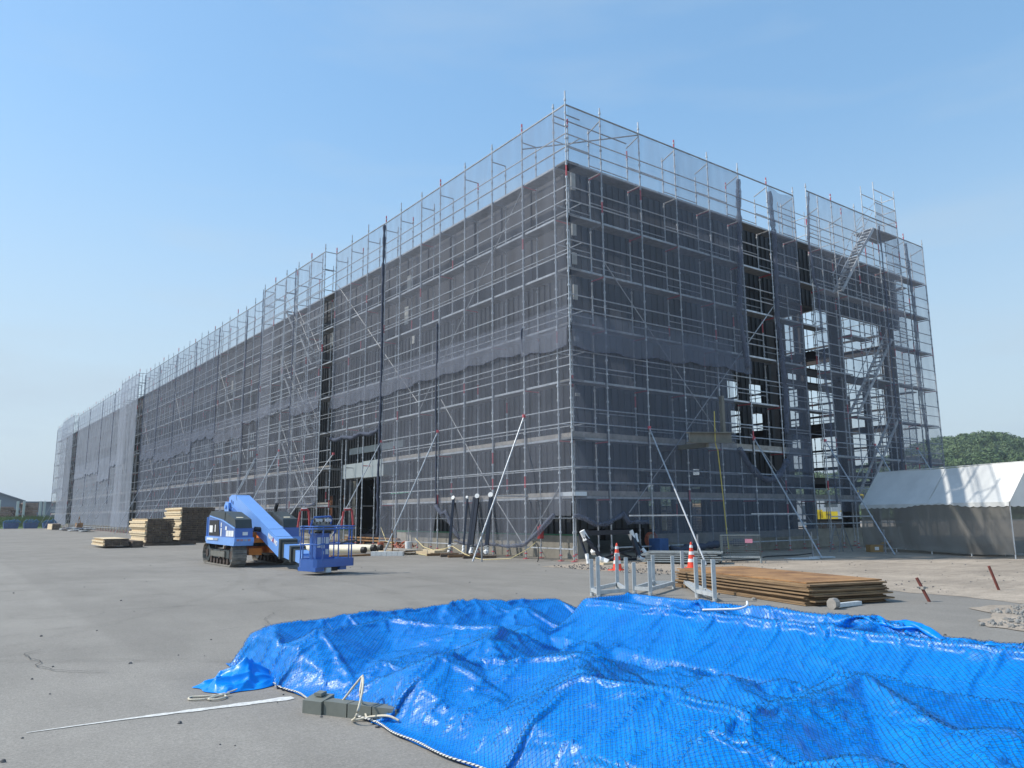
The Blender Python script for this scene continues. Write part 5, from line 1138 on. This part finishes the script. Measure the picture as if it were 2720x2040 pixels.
# forest: many small leaf-clump crowns
def crown_mesh(seed, n=150):
    rr = random.Random(seed); mb = MB()
    lumps = [(Vector((rr.uniform(-.55, .55), rr.uniform(-.55, .55), rr.uniform(.0, .7))), rr.uniform(.28, .5)) for _ in range(9)]
    for c, r in lumps:
        for _ in range(n//9*2):
            d = Vector((rr.gauss(0, 1), rr.gauss(0, 1), rr.gauss(0, 1))).normalized()
            if d.z < -.4: continue
            p_ = c+d*r*rr.uniform(.8, 1.05); u = d.orthogonal().normalized(); v_ = d.cross(u); an = rr.random()*6.28; u2 = u*math.cos(an)+v_*math.sin(an); v2 = d.cross(u2); tl = d*rr.uniform(-.05, .05); s_ = rr.uniform(.07, .13)
            mb.poly([p_+u2*s_+tl, p_+v2*s_*.8, p_-u2*s_-tl, p_-v2*s_*.8])
    return mb
def leafmat(nm, c1, c2):
    m, n, l, p, o = new_mat(nm); g = n.new('ShaderNodeNewGeometry'); z = n.new('ShaderNodeTexNoise'); z.inputs['Scale'].default_value = .09; z.inputs['Detail'].default_value = 6; l.new(g.outputs['Position'], z.inputs['Vector'])
    rp = n.new('ShaderNodeValToRGB'); rp.color_ramp.elements[0].position = .35; rp.color_ramp.elements[1].position = .65; rp.color_ramp.elements[0].color = (*c1, 1); rp.color_ramp.elements[1].color = (*c2, 1)
    l.new(z.outputs[0], rp.inputs[0]); l.new(rp.outputs[0], p.inputs['Base Color']); p.inputs['Roughness'].default_value = .8; p.inputs['Specular IOR Level'].default_value = .2; return m
MT['leaf'] = leafmat('foliage', (.075, .12, .045), (.135, .185, .08))
cms = []
for s_ in range(5):
    mb = crown_mesh(s_); v_ = np.array([tuple(q) for q in mb.v]); cms.append((v_, np.array(mb.f)))
allV = []; allF = []; off = 0; rr = random.Random(12)
for k in range(5200):
    a = 5+rr.random()*50; t = rr.random()**.8*.62; r = 170+230*t
    if a > 40 and rr.random() < .5: continue
    h = elev(a)*300*math.sin(math.pi*min(1, t/.56)/2)*.97-1.2
    v_, f_ = cms[k % 5]; s_ = rr.choice((1.3, 1.6, 1.9, 2.3, 2.8))*rr.uniform(.85, 1.15); an = rr.random()*6.28; c_, sn = math.cos(an), math.sin(an)
    w_ = v_*np.array([s_, s_, s_*rr.uniform(.7, 1.0)]); w_ = np.stack([w_[:, 0]*c_-w_[:, 1]*sn, w_[:, 0]*sn+w_[:, 1]*c_, w_[:, 2]], 1)+np.array([CAM[0]+r*math.cos(R(a)), CAM[1]+r*math.sin(R(a)), h])
    allV.append(w_); allF.append(f_+off); off += len(v_)
aV = np.concatenate(allV).astype(np.float32); aF = np.concatenate(allF)
me = bpy.data.meshes.new('hillside_forest'); me.vertices.add(len(aV)); me.vertices.foreach_set('co', aV.ravel()); me.loops.add(aF.size); me.loops.foreach_set('vertex_index', aF.ravel().astype(np.int32)); me.polygons.add(len(aF)); me.polygons.foreach_set('loop_start', np.arange(0, aF.size, 4, dtype=np.int32)); me.update(calc_edges=True); me.validate()
me.materials.append(MT['leaf']); o_ = bpy.data.objects.new('hillside_forest', me); C.objects.link(o_); tag(o_, 'dense green woodland covering the low hill behind the tent', 'woodland', kind='stuff')
# far left: shed, log piles with posts, grass bank, blue bins
def yaw_pt(px_dx, dist): return
shd = thing('storage_shed', (-2, 172, 0), 'wide low blue grey shed with sloping roof at the far left', 'shed')
mb = MB(); mb.extr([(-35, 176, 0), (12, 176, 0), (12, 176, 4.6), (-.7, 176, 5.0), (-14, 176, 9.8), (-27, 176, 5.0), (-35, 176, 4.6)], (0, 26, 0)); mb.build('shed_wall', 'shed', shd)
mb = MB(); mb.extr([(-.5, 175.4, 4.95), (-14, 175.4, 9.8), (-27, 175.4, 4.95), (-27, 175.4, 5.25), (-14, 175.4, 10.1), (-.5, 175.4, 5.25)], (0, 27, 0)); mb.extr([(-1, 175.4, 4.8), (14, 175.4, 4.75), (14, 175.4, 5.05), (-1, 175.4, 5.1)], (0, 27, 0)); mb.build('shed_roof', 'cap' if 0 else mat('shed_roof_sheet', (.10, .13, .16), .6, 0, .1, 1), shd)
for gi, (xa, xb, y, hh, w_) in enumerate(((-14.0, -4.7, 140, 3.4, 'left'), (-3.4, -1.3, 139, 4.3, 'right'))):
    lp = thing('log_pile', (xa, y, 0), 'high pile of reddish brown logs behind white posts, the %s one' % w_, 'log pile', 'log piles at the far left'); mb = MB(); z = .6; row = 0
    while z < hh:
        sh_ = abs(noise1(row*.7, gi+5)-.3)*1.2
        mb.tube((xa+sh_*rnd.random(), y+rnd.uniform(-.1, .3), z), (xb-sh_*rnd.random(), y+rnd.uniform(-.1, .3), z+rnd.uniform(-.08, .08)), .19, 6); z += .31; row += 1
    for k in range(70):
        px_ = (xa if gi else xb)+rnd.uniform(-.7, .7); pz = rnd.uniform(.6, hh-.3); mb.tube((px_, y-.4, pz), (px_, y+2, pz), rnd.uniform(.12, .2), 6)
    mb.build('log', 'log', lp)
for i, x in enumerate((-7.2, -4.6, -3.7, -1.3, -.7)):
    mb = MB(); mb.box(x, x+.35, 137.6, 137.9, 0, 4.4 if i else 4.6); tag(mb.build('white_post', 'label'), ['white post at the left edge of the picture', 'white post between the two log piles, left one', 'white post between the two log piles, right one', 'white post at the right end of the log piles', 'white post nearest the end of the scaffolding'][i], 'post', 'white posts along the log piles')
mb = MB(); rr = random.Random(2)
for k in range(5200):
    x = rr.uniform(-26, .5); y = rr.uniform(122, 134); z = .2+max(0, (y-122)/12*1.5); h = rr.uniform(.25, .6); d = rr.uniform(-.3, .3)
    mb.poly([(x-.05, y, z-.1), (x+.05, y+.03, z-.1), (x+d, y, z+h)])
mb.hexa([(-40, 121.5, -.1), (.6, 121.5, -.1), (.6, 137, -.1), (-40, 137, -.1), (-40, 122, .15), (.6, 122, .15), (.6, 136, 1.7), (-40, 136, 1.7)])
tag(mb.build('grass_bank', 'grass'), 'rough green grass bank below the log piles', 'grass', kind='stuff')
for i, (x0_, x1_) in enumerate(((-7.4, -5.5), (-4.9, -3.1), (-2.5, -.6))):
    t = thing('blue_skip', (x0_, 116, 0), 'dark blue waste skip with ragged cover, %s' % ('left one', 'middle one', 'right one beside the scaffolding')[i], 'skip', 'blue skips at the far end of the yard')
    mb = MB(); mb.hexa([(x0_+.1, 116, .05), (x1_-.1, 116, .05), (x1_-.1, 118, .05), (x0_+.1, 118, .05), (x0_, 115.9, .85), (x1_, 115.9, .85), (x1_, 118.1, .85), (x0_, 118.1, .85)]); mb.build('skip_body', 'bluebox', t)
    mb = MB()
    for k in range(7): c = Vector((x0_+.2+(x1_-x0_-.4)*rnd.random(), 116.5, .9)); mb.path([c+Vector((-.35, 0, 0)), c+Vector((0, .1, rnd.uniform(.1, .45))), c+Vector((.4, 0, 0))], .12, 6)
    mb.build('covering', mat('teal_sheet', (.03, .14, .24), .6, 0, .3, 5), t)
# beyond the frame: yellow excavator, timber stacks, site cabin
ex = thing('excavator', (40, 24, 0), 'small yellow excavator seen far behind through the open frame', 'excavator')
ec = Vector((44.5, 19.5, 0)); u = Vector((.6, -.8, 0)); v2 = Vector((.8, .6, 0))
mb = MB()
for s_ in (-1, 1): mb.obox(ec+v2*(.9*s_)+Vector((0, 0, .35)), u, v2, (0, 0, 1), 1.3, .22, .34)
mb.build('track', 'black', ex); mb = MB(); mb.obox(ec+Vector((0, 0, 1.15)), u, v2, (0, 0, 1), .8, .6, .35); mb.obox(ec-u*.7+Vector((0, 0, 1.3)), u, v2, (0, 0, 1), .35, .6, .35); mb.build('engine_body', 'yellow', ex)
mb = MB(); mb.obox(ec+u*.4+v2*.4+Vector((0, 0, 2.3)), u, v2, (0, 0, 1), .5, .42, .45); mb.build('cab', 'glass', ex)
mb = MB(); mb.bar(ec+u*1.2+Vector((0, 0, 1.4)), ec+u*2.4+Vector((0, 0, 3.1)), .25, .35); mb.bar(ec+u*2.4+Vector((0, 0, 3.1)), ec+u*3.9+Vector((0, 0, 1.7)), .22, .3); mb.build('digging_arm', 'yellow', ex)
mb = MB(); mb.extr([tuple(ec+u*3.7+v2*-.35+Vector((0, 0, 1.8))), tuple(ec+u*4.2+v2*-.35+Vector((0, 0, 1.5))), tuple(ec+u*4.0+v2*-.35+Vector((0, 0, .8))), tuple(ec+u*3.5+v2*-.35+Vector((0, 0, 1.0)))], v2*.7); mb.build('bucket', 'dgrey', ex)
timber('timber_stack', 28.5, 32.5, 22.5, 26, .1, 1.9, 'pale timber stack far behind, seen through the low opening near the corner', 9, 31, False)
timber('timber_stack', 33.5, 38.5, 23, 26, .1, 2.2, 'pale timber stack far behind, seen through the low opening right of the cones', 10, 32, False)
cbn = thing('site_cabin', (38, 25, 0), 'white site cabin seen far behind through the low openings', 'cabin'); mb = MB(); mb.box(50, 58, 26, 30, .2, 2.8); mb.build('cabin_wall', 'white', cbn); mb = MB(); mb.box(49.97, 49.995, 27, 28, 1.2, 2.1); mb.box(51, 52, 25.96, 25.995, 1.2, 2.1); mb.build('window', 'glass', cbn); mb = MB(); mb.box(49.8, 58.2, 25.8, 30.2, 2.802, 2.95); mb.build('cabin_roof', 'cap', cbn)
# ------------------------------------------------------------------ tarpaulin: a cloth draped over posts and a low box
def sim_tarp():
    X0, X1, Y0, Y1 = -12.74, -8.55, -16.6, -9.65
    posts_ = [(-12.56, -10.72, .27), (-12.33, -10.05, .34), (-12.22, -10.92, .37), (-12.5, -11.2, .20), (-11.56, -10.05, .36), (-11.45, -10.62, .37), (-11.98, -12.44, .36), (-11.41, -12.19, .38), (-11.01, -11.81, .38),
              (-10.5, -10.1, .40), (-10.15, -10.05, .40), (-9.75, -10.5, .36), (-11.30, -13.16, .37), (-11.82, -13.80, .39), (-11.76, -14.33, .40), (-11.81, -14.87, .40), (-10.96, -14.10, .34), (-10.63, -14.28, .30), (-10.68, -14.83, .42), (-11.26, -14.88, .36),
              (-11.10, -13.40, .26), (-10.5, -13.3, .24), (-12.0, -15.6, .42), (-11.1, -15.7, .40), (-10.2, -15.8, .38), (-10.4, -12.2, .25), (-10.3, -11.3, .30), (-12.0, -11.7, .22)]
    RIDGES = [(-12.56, -10.72, .27, -12.33, -10.05, .34), (-12.56, -10.72, .27, -12.57, -11.03, .28), (-12.33, -10.05, .34, -11.56, -10.05, .36), (-11.56, -10.05, .37, -10.15, -10.05, .40), (-10.15, -10.05, .40, -9.2, -10.3, .38), (-12.22, -10.92, .37, -11.45, -10.62, .37),
              (-12.22, -10.92, .37, -12.30, -11.75, .08), (-12.57, -11.03, .28, -12.5, -11.5, .04), (-11.98, -12.44, .36, -12.35, -11.9, .10), (-11.98, -12.44, .36, -11.9, -13.3, .14), (-11.41, -12.19, .38, -11.85, -13.35, .12), (-11.30, -13.16, .37, -11.55, -12.75, .30), (-11.01, -11.81, .38, -11.45, -10.62, .37),
              (-11.41, -12.19, .38, -11.01, -11.81, .38), (-11.30, -13.16, .37, -11.82, -13.80, .39), (-11.30, -13.16, .37, -10.7, -12.9, .22), (-11.82, -13.80, .39, -11.76, -14.33, .40), (-11.76, -14.33, .40, -11.81, -14.87, .40), (-11.81, -14.87, .40, -11.26, -14.88, .38),
              (-11.26, -14.88, .38, -10.68, -14.83, .42), (-10.96, -14.10, .34, -11.3, -14.7, .30), (-10.63, -14.28, .30, -10.2, -13.9, .15), (-10.68, -14.83, .42, -10.1, -15.6, .28), (-10.68, -14.83, .42, -11.5, -16.0, .30), (-11.76, -14.33, .40, -12.4, -14.2, .06), (-11.81, -14.87, .40, -12.4, -15.2, .08), (-11.82, -13.80, .39, -12.3, -13.3, .08)]
    def supp0(x, y):
        h = np.zeros_like(x)
        for px, py, ph in posts_:
            d = np.hypot(x-px, y-py); h = np.maximum(h, ph*.96-.45*np.maximum(d-.01, 0))
        # ridges: battens and bars between the posts
        for (ax_, ay_, ha, bx_, by_, hb) in RIDGES:
            L2 = (bx_-ax_)**2+(by_-ay_)**2; t = np.clip(((x-ax_)*(bx_-ax_)+(y-ay_)*(by_-ay_))/L2, 0, 1); d = np.hypot(x-ax_-t*(bx_-ax_), y-ay_-t*(by_-ay_))
            h = np.maximum(h, ha+(hb-ha)*t-.022*np.sin(np.pi*t)*math.sqrt(L2)-.45*np.maximum(d-.01, 0))
        inn = np.clip((x+12.5)/.45, 0, 1)*np.clip((-10.0-y)/.25, 0, 1)*np.clip((-9.75-x)/.3, 0, 1)
        base = .165+.035*np.sin(x*3.1+y*1.7)+.03*np.sin(y*5.3-x*2.2)-.13*np.clip((x+10.7)/.5, 0, 1)*(y < -11); h = np.maximum(h, base*inn)
        xe = X0+.05+.25*np.clip((-11.1-y)/.9, 0, 1); h = h*np.clip((x-xe)/.20, 0, 1)**.7*np.clip((-9.75-y)/.15, 0, 1)
        h = np.maximum(h, np.where((x < -9.6) & (y < -11.25), .475-.62*(-9.62-x)+.10*((-9.62-x)/.6)**2, 0)*np.clip((-11.2-y)/.15, 0, 1)*(x > -10.25))
        bx = (x > -9.66) & (x < -8.97) & (y < -11.28); rim = bx & ((x < -9.60) | (x > -9.03) | (y > -11.36))
        cross = bx & (np.abs(((y+11.32) % 1.35)-.0) < .06)
        h = np.where(bx, np.maximum(h, .40), h); h = np.where(rim, .50, h); h = np.where(cross, .47, h)
        return h
    rng = np.random.default_rng(5)
    hx, hy = np.meshgrid(np.arange(X0-.3, X1+.3, .01), np.arange(Y0-.3, Y1+.3, .01)); HF = supp0(hx, hy)
    def supp(x, y): return HF[np.clip(((y-(Y0-.3))*100+.5).astype(int), 0, HF.shape[0]-1), np.clip(((x-(X0-.3))*100+.5).astype(int), 0, HF.shape[1]-1)]
    def relax(P, rx, ry, steps, iters, sp, g):
        ny, nx = P.shape[:2]; prev = P.copy(); rd = math.hypot(rx, ry)
        cons = []
        for ax_, r in ((1, rx), (0, ry)):
            for par in (0, 1):
                sa = [slice(None), slice(None)]; sb = [slice(None), slice(None)]; n_ = P.shape[ax_]
                e = (n_-1-par)//2*2+par
                sa[ax_] = slice(par, e, 2); sb[ax_] = slice(par+1, e+1, 2); cons.append((tuple(sa), tuple(sb), r, 1.0))
        for par in (0, 1):
            e = (nx-1-par)//2*2+par
            cons.append(((slice(0, -1), slice(par, e, 2)), (slice(1, None), slice(par+1, e+1, 2)), rd, .35))
            cons.append(((slice(1, None), slice(par, e, 2)), (slice(0, -1), slice(par+1, e+1, 2)), rd, .35))
        for ax_, r in ((1, 2*rx), (0, 2*ry)):
            sa = [slice(None), slice(None)]; sb = [slice(None), slice(None)]; sa[ax_] = slice(0, -2); sb[ax_] = slice(2, None); cons.append((tuple(sa), tuple(sb), r, .015))
        for s_ in range(steps):
            v = (P-prev)*.93; prev = P.copy(); P = P+v; P[..., 2] -= g
            for it in range(iters):
                for sa, sb, r, k in cons:
                    a = P[sa]; b = P[sb]; d = b-a; L = np.sqrt((d*d).sum(-1))+1e-9; c = (k*.5*(L-r)/L)[..., None]*d
                    P[sa] = a+c; P[sb] = b-c
                h = supp(P[..., 0], P[..., 1])+.012; low = P[..., 2] < h
                P[..., 2] = np.where(low, h, P[..., 2])
                P[low, 0] = prev[low, 0]+(P[low, 0]-prev[low, 0])*.45; P[low, 1] = prev[low, 1]+(P[low, 1]-prev[low, 1])*.45
        return P
    sp = .075; nx = int((X1-X0)/sp)+1; ny = int((Y1-Y0)/sp)+1
    gx, gy = np.meshgrid(np.linspace(X0, X1, nx), np.linspace(Y0, Y1, ny))
    P = np.stack([gx, gy, np.full_like(gx, .56)+rng.normal(0, .01, gx.shape)], -1)
    P[..., 0] += .25*np.clip((-11.1-gy)/.9, 0, 1)*(1-(gx-X0)/(X1-X0))
    sx = (X1-X0)/(nx-1); sy = (Y1-Y0)/(ny-1)
    P = relax(P, sx*1.02, sy*1.02, 90, 10, sp, .0016)
    for lvl in range(2):
        ny, nx = P.shape[:2]; Q = np.zeros((2*ny-1, 2*nx-1, 3)); Q[::2, ::2] = P; Q[1::2, ::2] = (P[1:]+P[:-1])/2; Q[:, 1::2] = (Q[:, 2::2]+Q[:, :-2:2])/2
        Q += rng.normal(0, .004, Q.shape); sx /= 2; sy /= 2
        P = relax(Q, sx*(1.05, 1.075)[lvl], sy*(1.05, 1.075)[lvl], (50, 30)[lvl], (8, 8)[lvl], sp, (.0008, .0004)[lvl])
    # creases: pleats radiating from every post and straight fold lines
    x = P[..., 0]; y = P[..., 1]; add = np.zeros_like(x); r2 = np.random.default_rng(3)
    for px, py, ph in posts_:
        d = np.hypot(x-px, y-py); th = np.arctan2(y-py, x-px)+.25*np.sin(d*9+px*7); n_ = r2.integers(5, 9); ph0 = r2.random()*6; a = .028*r2.uniform(.6, 1.3)
        add += a*np.exp(-(d/.42)**2)*np.minimum(d/.10, 1)*(1-np.abs(np.sin(th*n_/2+ph0)))**2.2
    for k in range(150):
        cx, cy = r2.uniform(-12.4, -8.9), r2.uniform(-16, -10.1); an = r2.choice((.2, .9, 1.9, 2.6))+r2.normal(0, .35); L = r2.uniform(.25, .9); c, s_ = math.cos(an), math.sin(an)
        u = (x-cx)*c+(y-cy)*s_; v = -(x-cx)*s_+(y-cy)*c+.05*np.sin(u*5+k); add += r2.choice((1, 1, -.5))*r2.uniform(.008, .024)*np.exp(-np.abs(v)/.022)*np.clip(1-(np.abs(u)/L)**2, 0, 1)
    jj, ii = np.indices(x.shape); ed = np.minimum(np.minimum(ii, x.shape[1]-1-ii), x.shape[0]-1-jj)
    P[..., 2] = .010+(P[..., 2]-.010)*np.clip(ed/11, 0, 1)**.8
    P[..., 2] += add*np.clip((P[..., 2]-.02)/.06, 0, 1)
    return P, sx, sy
TP_, tsx, tsy = sim_tarp()
def grid_obj(name, P, m_, i0, i1, j0, j1, off, label, cat, su, sv):
    Q = P[j0:j1, i0:i1].copy(); du = np.gradient(Q, axis=1); dv = np.gradient(Q, axis=0); N = np.cross(du, dv); N /= np.linalg.norm(N, axis=-1, keepdims=True)+1e-9
    Q += N*off; ny, nx = Q.shape[:2]; jj, ii = np.mgrid[0:ny, 0:nx]; uv = np.stack([(ii+i0)*su, (jj+j0)*sv], -1).reshape(-1, 2)
    a = (np.arange(ny-1)[:, None]*nx+np.arange(nx-1)[None]).ravel(); Fc = np.stack([a, a+1, a+nx+1, a+nx], 1)
    o_ = meshobj(name, Q.reshape(-1, 3).tolist(), Fc.tolist(), m_, uv=uv); return tag(o_, label, cat)
m, n, l, p, o = new_mat('blue_tarpaulin'); MT['tarp'] = m
uvn = n.new('ShaderNodeUVMap'); nz = n.new('ShaderNodeTexNoise'); nz.inputs['Scale'].default_value = 1.2; nz.inputs['Detail'].default_value = 5; l.new(uvn.outputs[0], nz.inputs['Vector'])
nz.inputs['Scale'].default_value = 2.6; nz.inputs['Roughness'].default_value = .7
rp = n.new('ShaderNodeValToRGB'); rp.color_ramp.elements[0].position = .3; rp.color_ramp.elements[1].position = .72; rp.color_ramp.elements[0].color = (.0, .20, .72, 1); rp.color_ramp.elements[1].color = (.0, .29, .88, 1); l.new(nz.outputs[0], rp.inputs[0]); br_ = n.new('ShaderNodeTexBrick'); br_.offset = 0; br_.inputs['Scale'].default_value = 1; br_.inputs['Brick Width'].default_value = .9; br_.inputs['Row Height'].default_value = .9; br_.inputs['Mortar Size'].default_value = .004; br_.inputs['Mortar Smooth'].default_value = .6; l.new(uvn.outputs[0], br_.inputs['Vector'])
dn = n.new('ShaderNodeTexNoise'); dn.inputs['Scale'].default_value = 7; dn.inputs['Detail'].default_value = 8; l.new(uvn.outputs[0], dn.inputs['Vector']); dr_ = n.new('ShaderNodeMapRange'); dr_.inputs[1].default_value = .58; dr_.inputs[2].default_value = .80; dr_.inputs[3].default_value = 0; dr_.inputs[4].default_value = .30; l.new(dn.outputs[0], dr_.inputs[0])
dm_ = n.new('ShaderNodeMix'); dm_.data_type = 'RGBA'; l.new(dr_.outputs[0], dm_.inputs[0]); l.new(rp.outputs[0], dm_.inputs[6]); dm_.inputs[7].default_value = (.03, .28, .62, 1); l.new(dm_.outputs[2], p.inputs['Base Color'])
p.inputs['Roughness'].default_value = .30; p.inputs['Specular IOR Level'].default_value = .28
w1 = n.new('ShaderNodeTexNoise'); w1.inputs['Scale'].default_value = 26; w1.inputs['Detail'].default_value = 5; l.new(uvn.outputs[0], w1.inputs['Vector'])
w2 = n.new('ShaderNodeTexChecker'); w2.inputs['Scale'].default_value = 220; l.new(uvn.outputs[0], w2.inputs['Vector'])
b1 = n.new('ShaderNodeBump'); b1.inputs['Strength'].default_value = .30; b1.inputs['Distance'].default_value = .012; l.new(w1.outputs[0], b1.inputs['Height'])
b2 = n.new('ShaderNodeBump'); b3 = n.new('ShaderNodeBump'); b3.inputs['Strength'].default_value = .6; b3.inputs['Distance'].default_value = .006; l.new(br_.outputs['Fac'], b3.inputs['Height']); l.new(b1.outputs[0], b3.inputs['Normal']); b2.inputs['Strength'].default_value = .15; b2.inputs['Distance'].default_value = .002; l.new(w2.outputs[1], b2.inputs['Height']); l.new(b3.outputs[0], b2.inputs['Normal']); l.new(b2.outputs[0], p.inputs['Normal'])
grid_obj('tarpaulin', TP_, 'tarp', 0, TP_.shape[1], 0, TP_.shape[0], 0, 'large crumpled bright blue tarpaulin spread across the foreground', 'tarpaulin', tsx, tsy)
m, n, l, p, o = new_mat('diamond_netting'); MT['dnet'] = m
uvn = n.new('ShaderNodeUVMap'); mp = n.new('ShaderNodeMapping'); mp.inputs['Rotation'].default_value = (0, 0, R(45)); mp.inputs['Scale'].default_value = (42, 42, 1); l.new(uvn.outputs[0], mp.inputs[0])
sp_ = n.new('ShaderNodeSeparateXYZ'); l.new(mp.outputs[0], sp_.inputs[0]); res = []
for k in (0, 1):
    q = n.new('ShaderNodeMath'); q.operation = 'FRACT'; l.new(sp_.outputs[k], q.inputs[0]); q2 = n.new('ShaderNodeMath'); q2.operation = 'SUBTRACT'; l.new(q.outputs[0], q2.inputs[0]); q2.inputs[1].default_value = .5
    q3 = n.new('ShaderNodeMath'); q3.operation = 'ABSOLUTE'; l.new(q2.outputs[0], q3.inputs[0]); q4 = n.new('ShaderNodeMath'); q4.operation = 'GREATER_THAN'; l.new(q3.outputs[0], q4.inputs[0]); q4.inputs[1].default_value = .44; res.append(q4)
mxx = n.new('ShaderNodeMath'); mxx.operation = 'MAXIMUM'; l.new(res[0].outputs[0], mxx.inputs[0]); l.new(res[1].outputs[0], mxx.inputs[1]); l.new(mxx.outputs[0], p.inputs['Alpha'])
p.inputs['Base Color'].default_value = (.0, .09, .19, 1); p.inputs['Roughness'].default_value = .6
grid_obj('cargo_net', TP_, 'dnet', 0, TP_.shape[1], 0, TP_.shape[0], .010, 'dark green blue diamond netting laid over the blue tarpaulin', 'netting', tsx, tsy)
# rope border with knots and loose tails
def striped(nm):
    m, n, l, p, o = new_mat(nm); g = n.new('ShaderNodeNewGeometry'); w_ = n.new('ShaderNodeTexWave'); w_.inputs['Scale'].default_value = 22; w_.inputs['Distortion'].default_value = 1.5; l.new(g.outputs['Position'], w_.inputs['Vector'])
    w_.bands_direction = 'DIAGONAL'; rp = n.new('ShaderNodeValToRGB'); rp.color_ramp.interpolation = 'CONSTANT'; rp.color_ramp.elements[0].color = (.02, .03, .05, 1); rp.color_ramp.elements[1].position = .32; rp.color_ramp.elements[1].color = (.70, .68, .62, 1)
    l.new(w_.outputs[1], rp.inputs[0]); l.new(rp.outputs[0], p.inputs['Base Color']); p.inputs['Roughness'].default_value = .85; MT[nm] = m
striped('laced_rope')
edge = TP_[:, 0]; ep = [Vector(edge[j])+Vector((-.006+.012*math.sin(j*.21), 0, .012)) for j in range(0, TP_.shape[0]-18, 2)]
mb = MB(); mb.path(ep, .0065, 8); tag(mb.build('border_rope', 'laced_rope', None, True), 'white rope laced with dark cord along the near edge of the netting', 'rope')
def rope(pts, r, label, nm='rope', m_='rope'):
    pts = [Vector(q) for q in pts]; out = []
    for i in range(len(pts)-1):
        p0 = pts[max(0, i-1)]; p1 = pts[i]; p2 = pts[i+1]; p3 = pts[min(len(pts)-1, i+2)]
        for k in range(8):
            t = k/8; out.append(.5*((2*p1)+(p2-p0)*t+(2*p0-5*p1+4*p2-p3)*t*t+(3*p1-p0-3*p2+p3)*t**3))
    out.append(pts[-1]); mb = MB(); mb.path(out, r, 8); return tag(mb.build(nm, m_, None, True), label, 'rope')
rope([(-12.85, -10.93, .03), (-13.0, -11.0, .012), (-13.15, -11.03, .01), (-13.27, -10.98, .01), (-13.30, -11.06, .01), (-13.2, -11.12, .012), (-13.1, -11.05, .016), (-13.06, -11.13, .012), (-13.13, -11.19, .012), (-13.19, -11.14, .014), (-13.02, -11.08, .022)], .007, 'pale loose rope end curled on the asphalt near the tarpaulin corner')
rope([(-12.66, -11.95, .02), (-12.60, -12.05, .02), (-12.50, -12.18, .20), (-12.48, -12.24, .25), (-12.55, -12.38, .18), (-12.62, -12.45, .06), (-12.60, -12.36, .012), (-12.50, -12.42, .03), (-12.46, -12.58, .06), (-12.42, -12.66, .04)], .008, 'pale tied rope looping over the grey plastic weight')
rope([(-12.48, -12.24, .26), (-12.54, -12.33, .16), (-12.50, -12.30, .08), (-12.52, -12.40, .02)], .008, 'short pale rope tail hanging beside the tied loop')
# grey plastic weight with arm
gw = thing('plastic_weight', (-12.6, -12.1, 0), 'grey plastic barrier weight with a long arm lying at the tarpaulin edge', 'barrier weight')
w0 = Vector((-12.74, -11.90, 0)); d = Vector((.36, -.66, 0)).normalized(); q = Vector((-d.y, d.x, 0))
mb = MB(); mb.extr([tuple(w0+q*-.04+Vector((0, 0, .0))), tuple(w0+q*-.04+Vector((0, 0, .085))), tuple(w0+q*.10+Vector((0, 0, .11))), tuple(w0+q*.12+Vector((0, 0, 0)))], d*.16)
mb.extr([tuple(w0+d*.05+q*.02+Vector((0, 0, .104))), tuple(w0+d*.05+q*.08+Vector((0, 0, .112))), tuple(w0+d*.05+q*.08+Vector((0, 0, .13))), tuple(w0+d*.05+q*.02+Vector((0, 0, .125)))], d*.06)
mb.build('weight_block', 'plastic', gw)
mb = MB()
for k in range(3): mb.obox(w0+d*(.17+.20*k+.095)+q*.025+Vector((0, 0, .045)), d, q, (0, 0, 1), .095, .05, .045)
mb.build('arm', 'plastic', gw)
rope([(-9.55, -12.75, .52), (-9.45, -12.9, .53), (-9.38, -13.0, .54), (-9.30, -13.02, .56), (-9.2, -12.95, .58)], .010, 'short white cord lying on the tarpaulin over the long box', 'cord', 'white')
# loose tarpaulin corner bunched on the left
V = []; Fc = []; nn_ = 60
for i in range(nn_+1):
    for j in range(nn_+1):
        u = i/nn_; v_ = j/nn_; x = -13.18+.50*u+.12*v_; y = -10.62-.42*v_+.10*u
        r_ = math.hypot(u-.75, v_-.35); h = .13*math.exp(-r_*r_*7)+.018*abs(math.sin(u*9+v_*5))+.035*(1-abs(math.sin((u*4-v_*7)*1.3+.8*noise1(u*5, 4))))**2*min(1, 4*u)*min(1, 4*(1-v_))+.03*(1-abs(math.sin((u*6+v_*4)+noise1(v_*6, 9))))**3+.025*noise1(u*6+v_*3, 2)
        e = min(u, v_, 1-v_)*9; V.append((x+.02*math.sin(v_*9), y+.02*math.sin(u*8), .006+h*min(1, e)))
for i in range(nn_):
    for j in range(nn_): a = i*(nn_+1)+j; Fc.append((a, a+nn_+1, a+nn_+2, a+1))
tag(meshobj('tarpaulin', V, Fc, 'tarp', uv=np.array([(q_[0], q_[1]) for q_ in V])), 'small bunched loose corner of blue tarpaulin lying flat on the asphalt at the left', 'tarpaulin')

# ------------------------------------------------------------------ the air
MT['air'] = bpy.data.materials.new('air'); MT['air'].use_nodes = True; an_ = MT['air'].node_tree; an_.nodes.clear()
pv = an_.nodes.new('ShaderNodeVolumePrincipled'); pv.inputs['Color'].default_value = (.80, .88, .96, 1); pv.inputs['Density'].default_value = .0006; pv.inputs['Anisotropy'].default_value = .3
oo = an_.nodes.new('ShaderNodeOutputMaterial'); an_.links.new(pv.outputs[0], oo.inputs['Volume'])
mb = MB(); mb.box(-905, 1205, -905, 1405, -2.2, 42); tag(mb.build('haze', 'air'), 'thin summer haze over the whole yard', 'haze', kind='stuff')
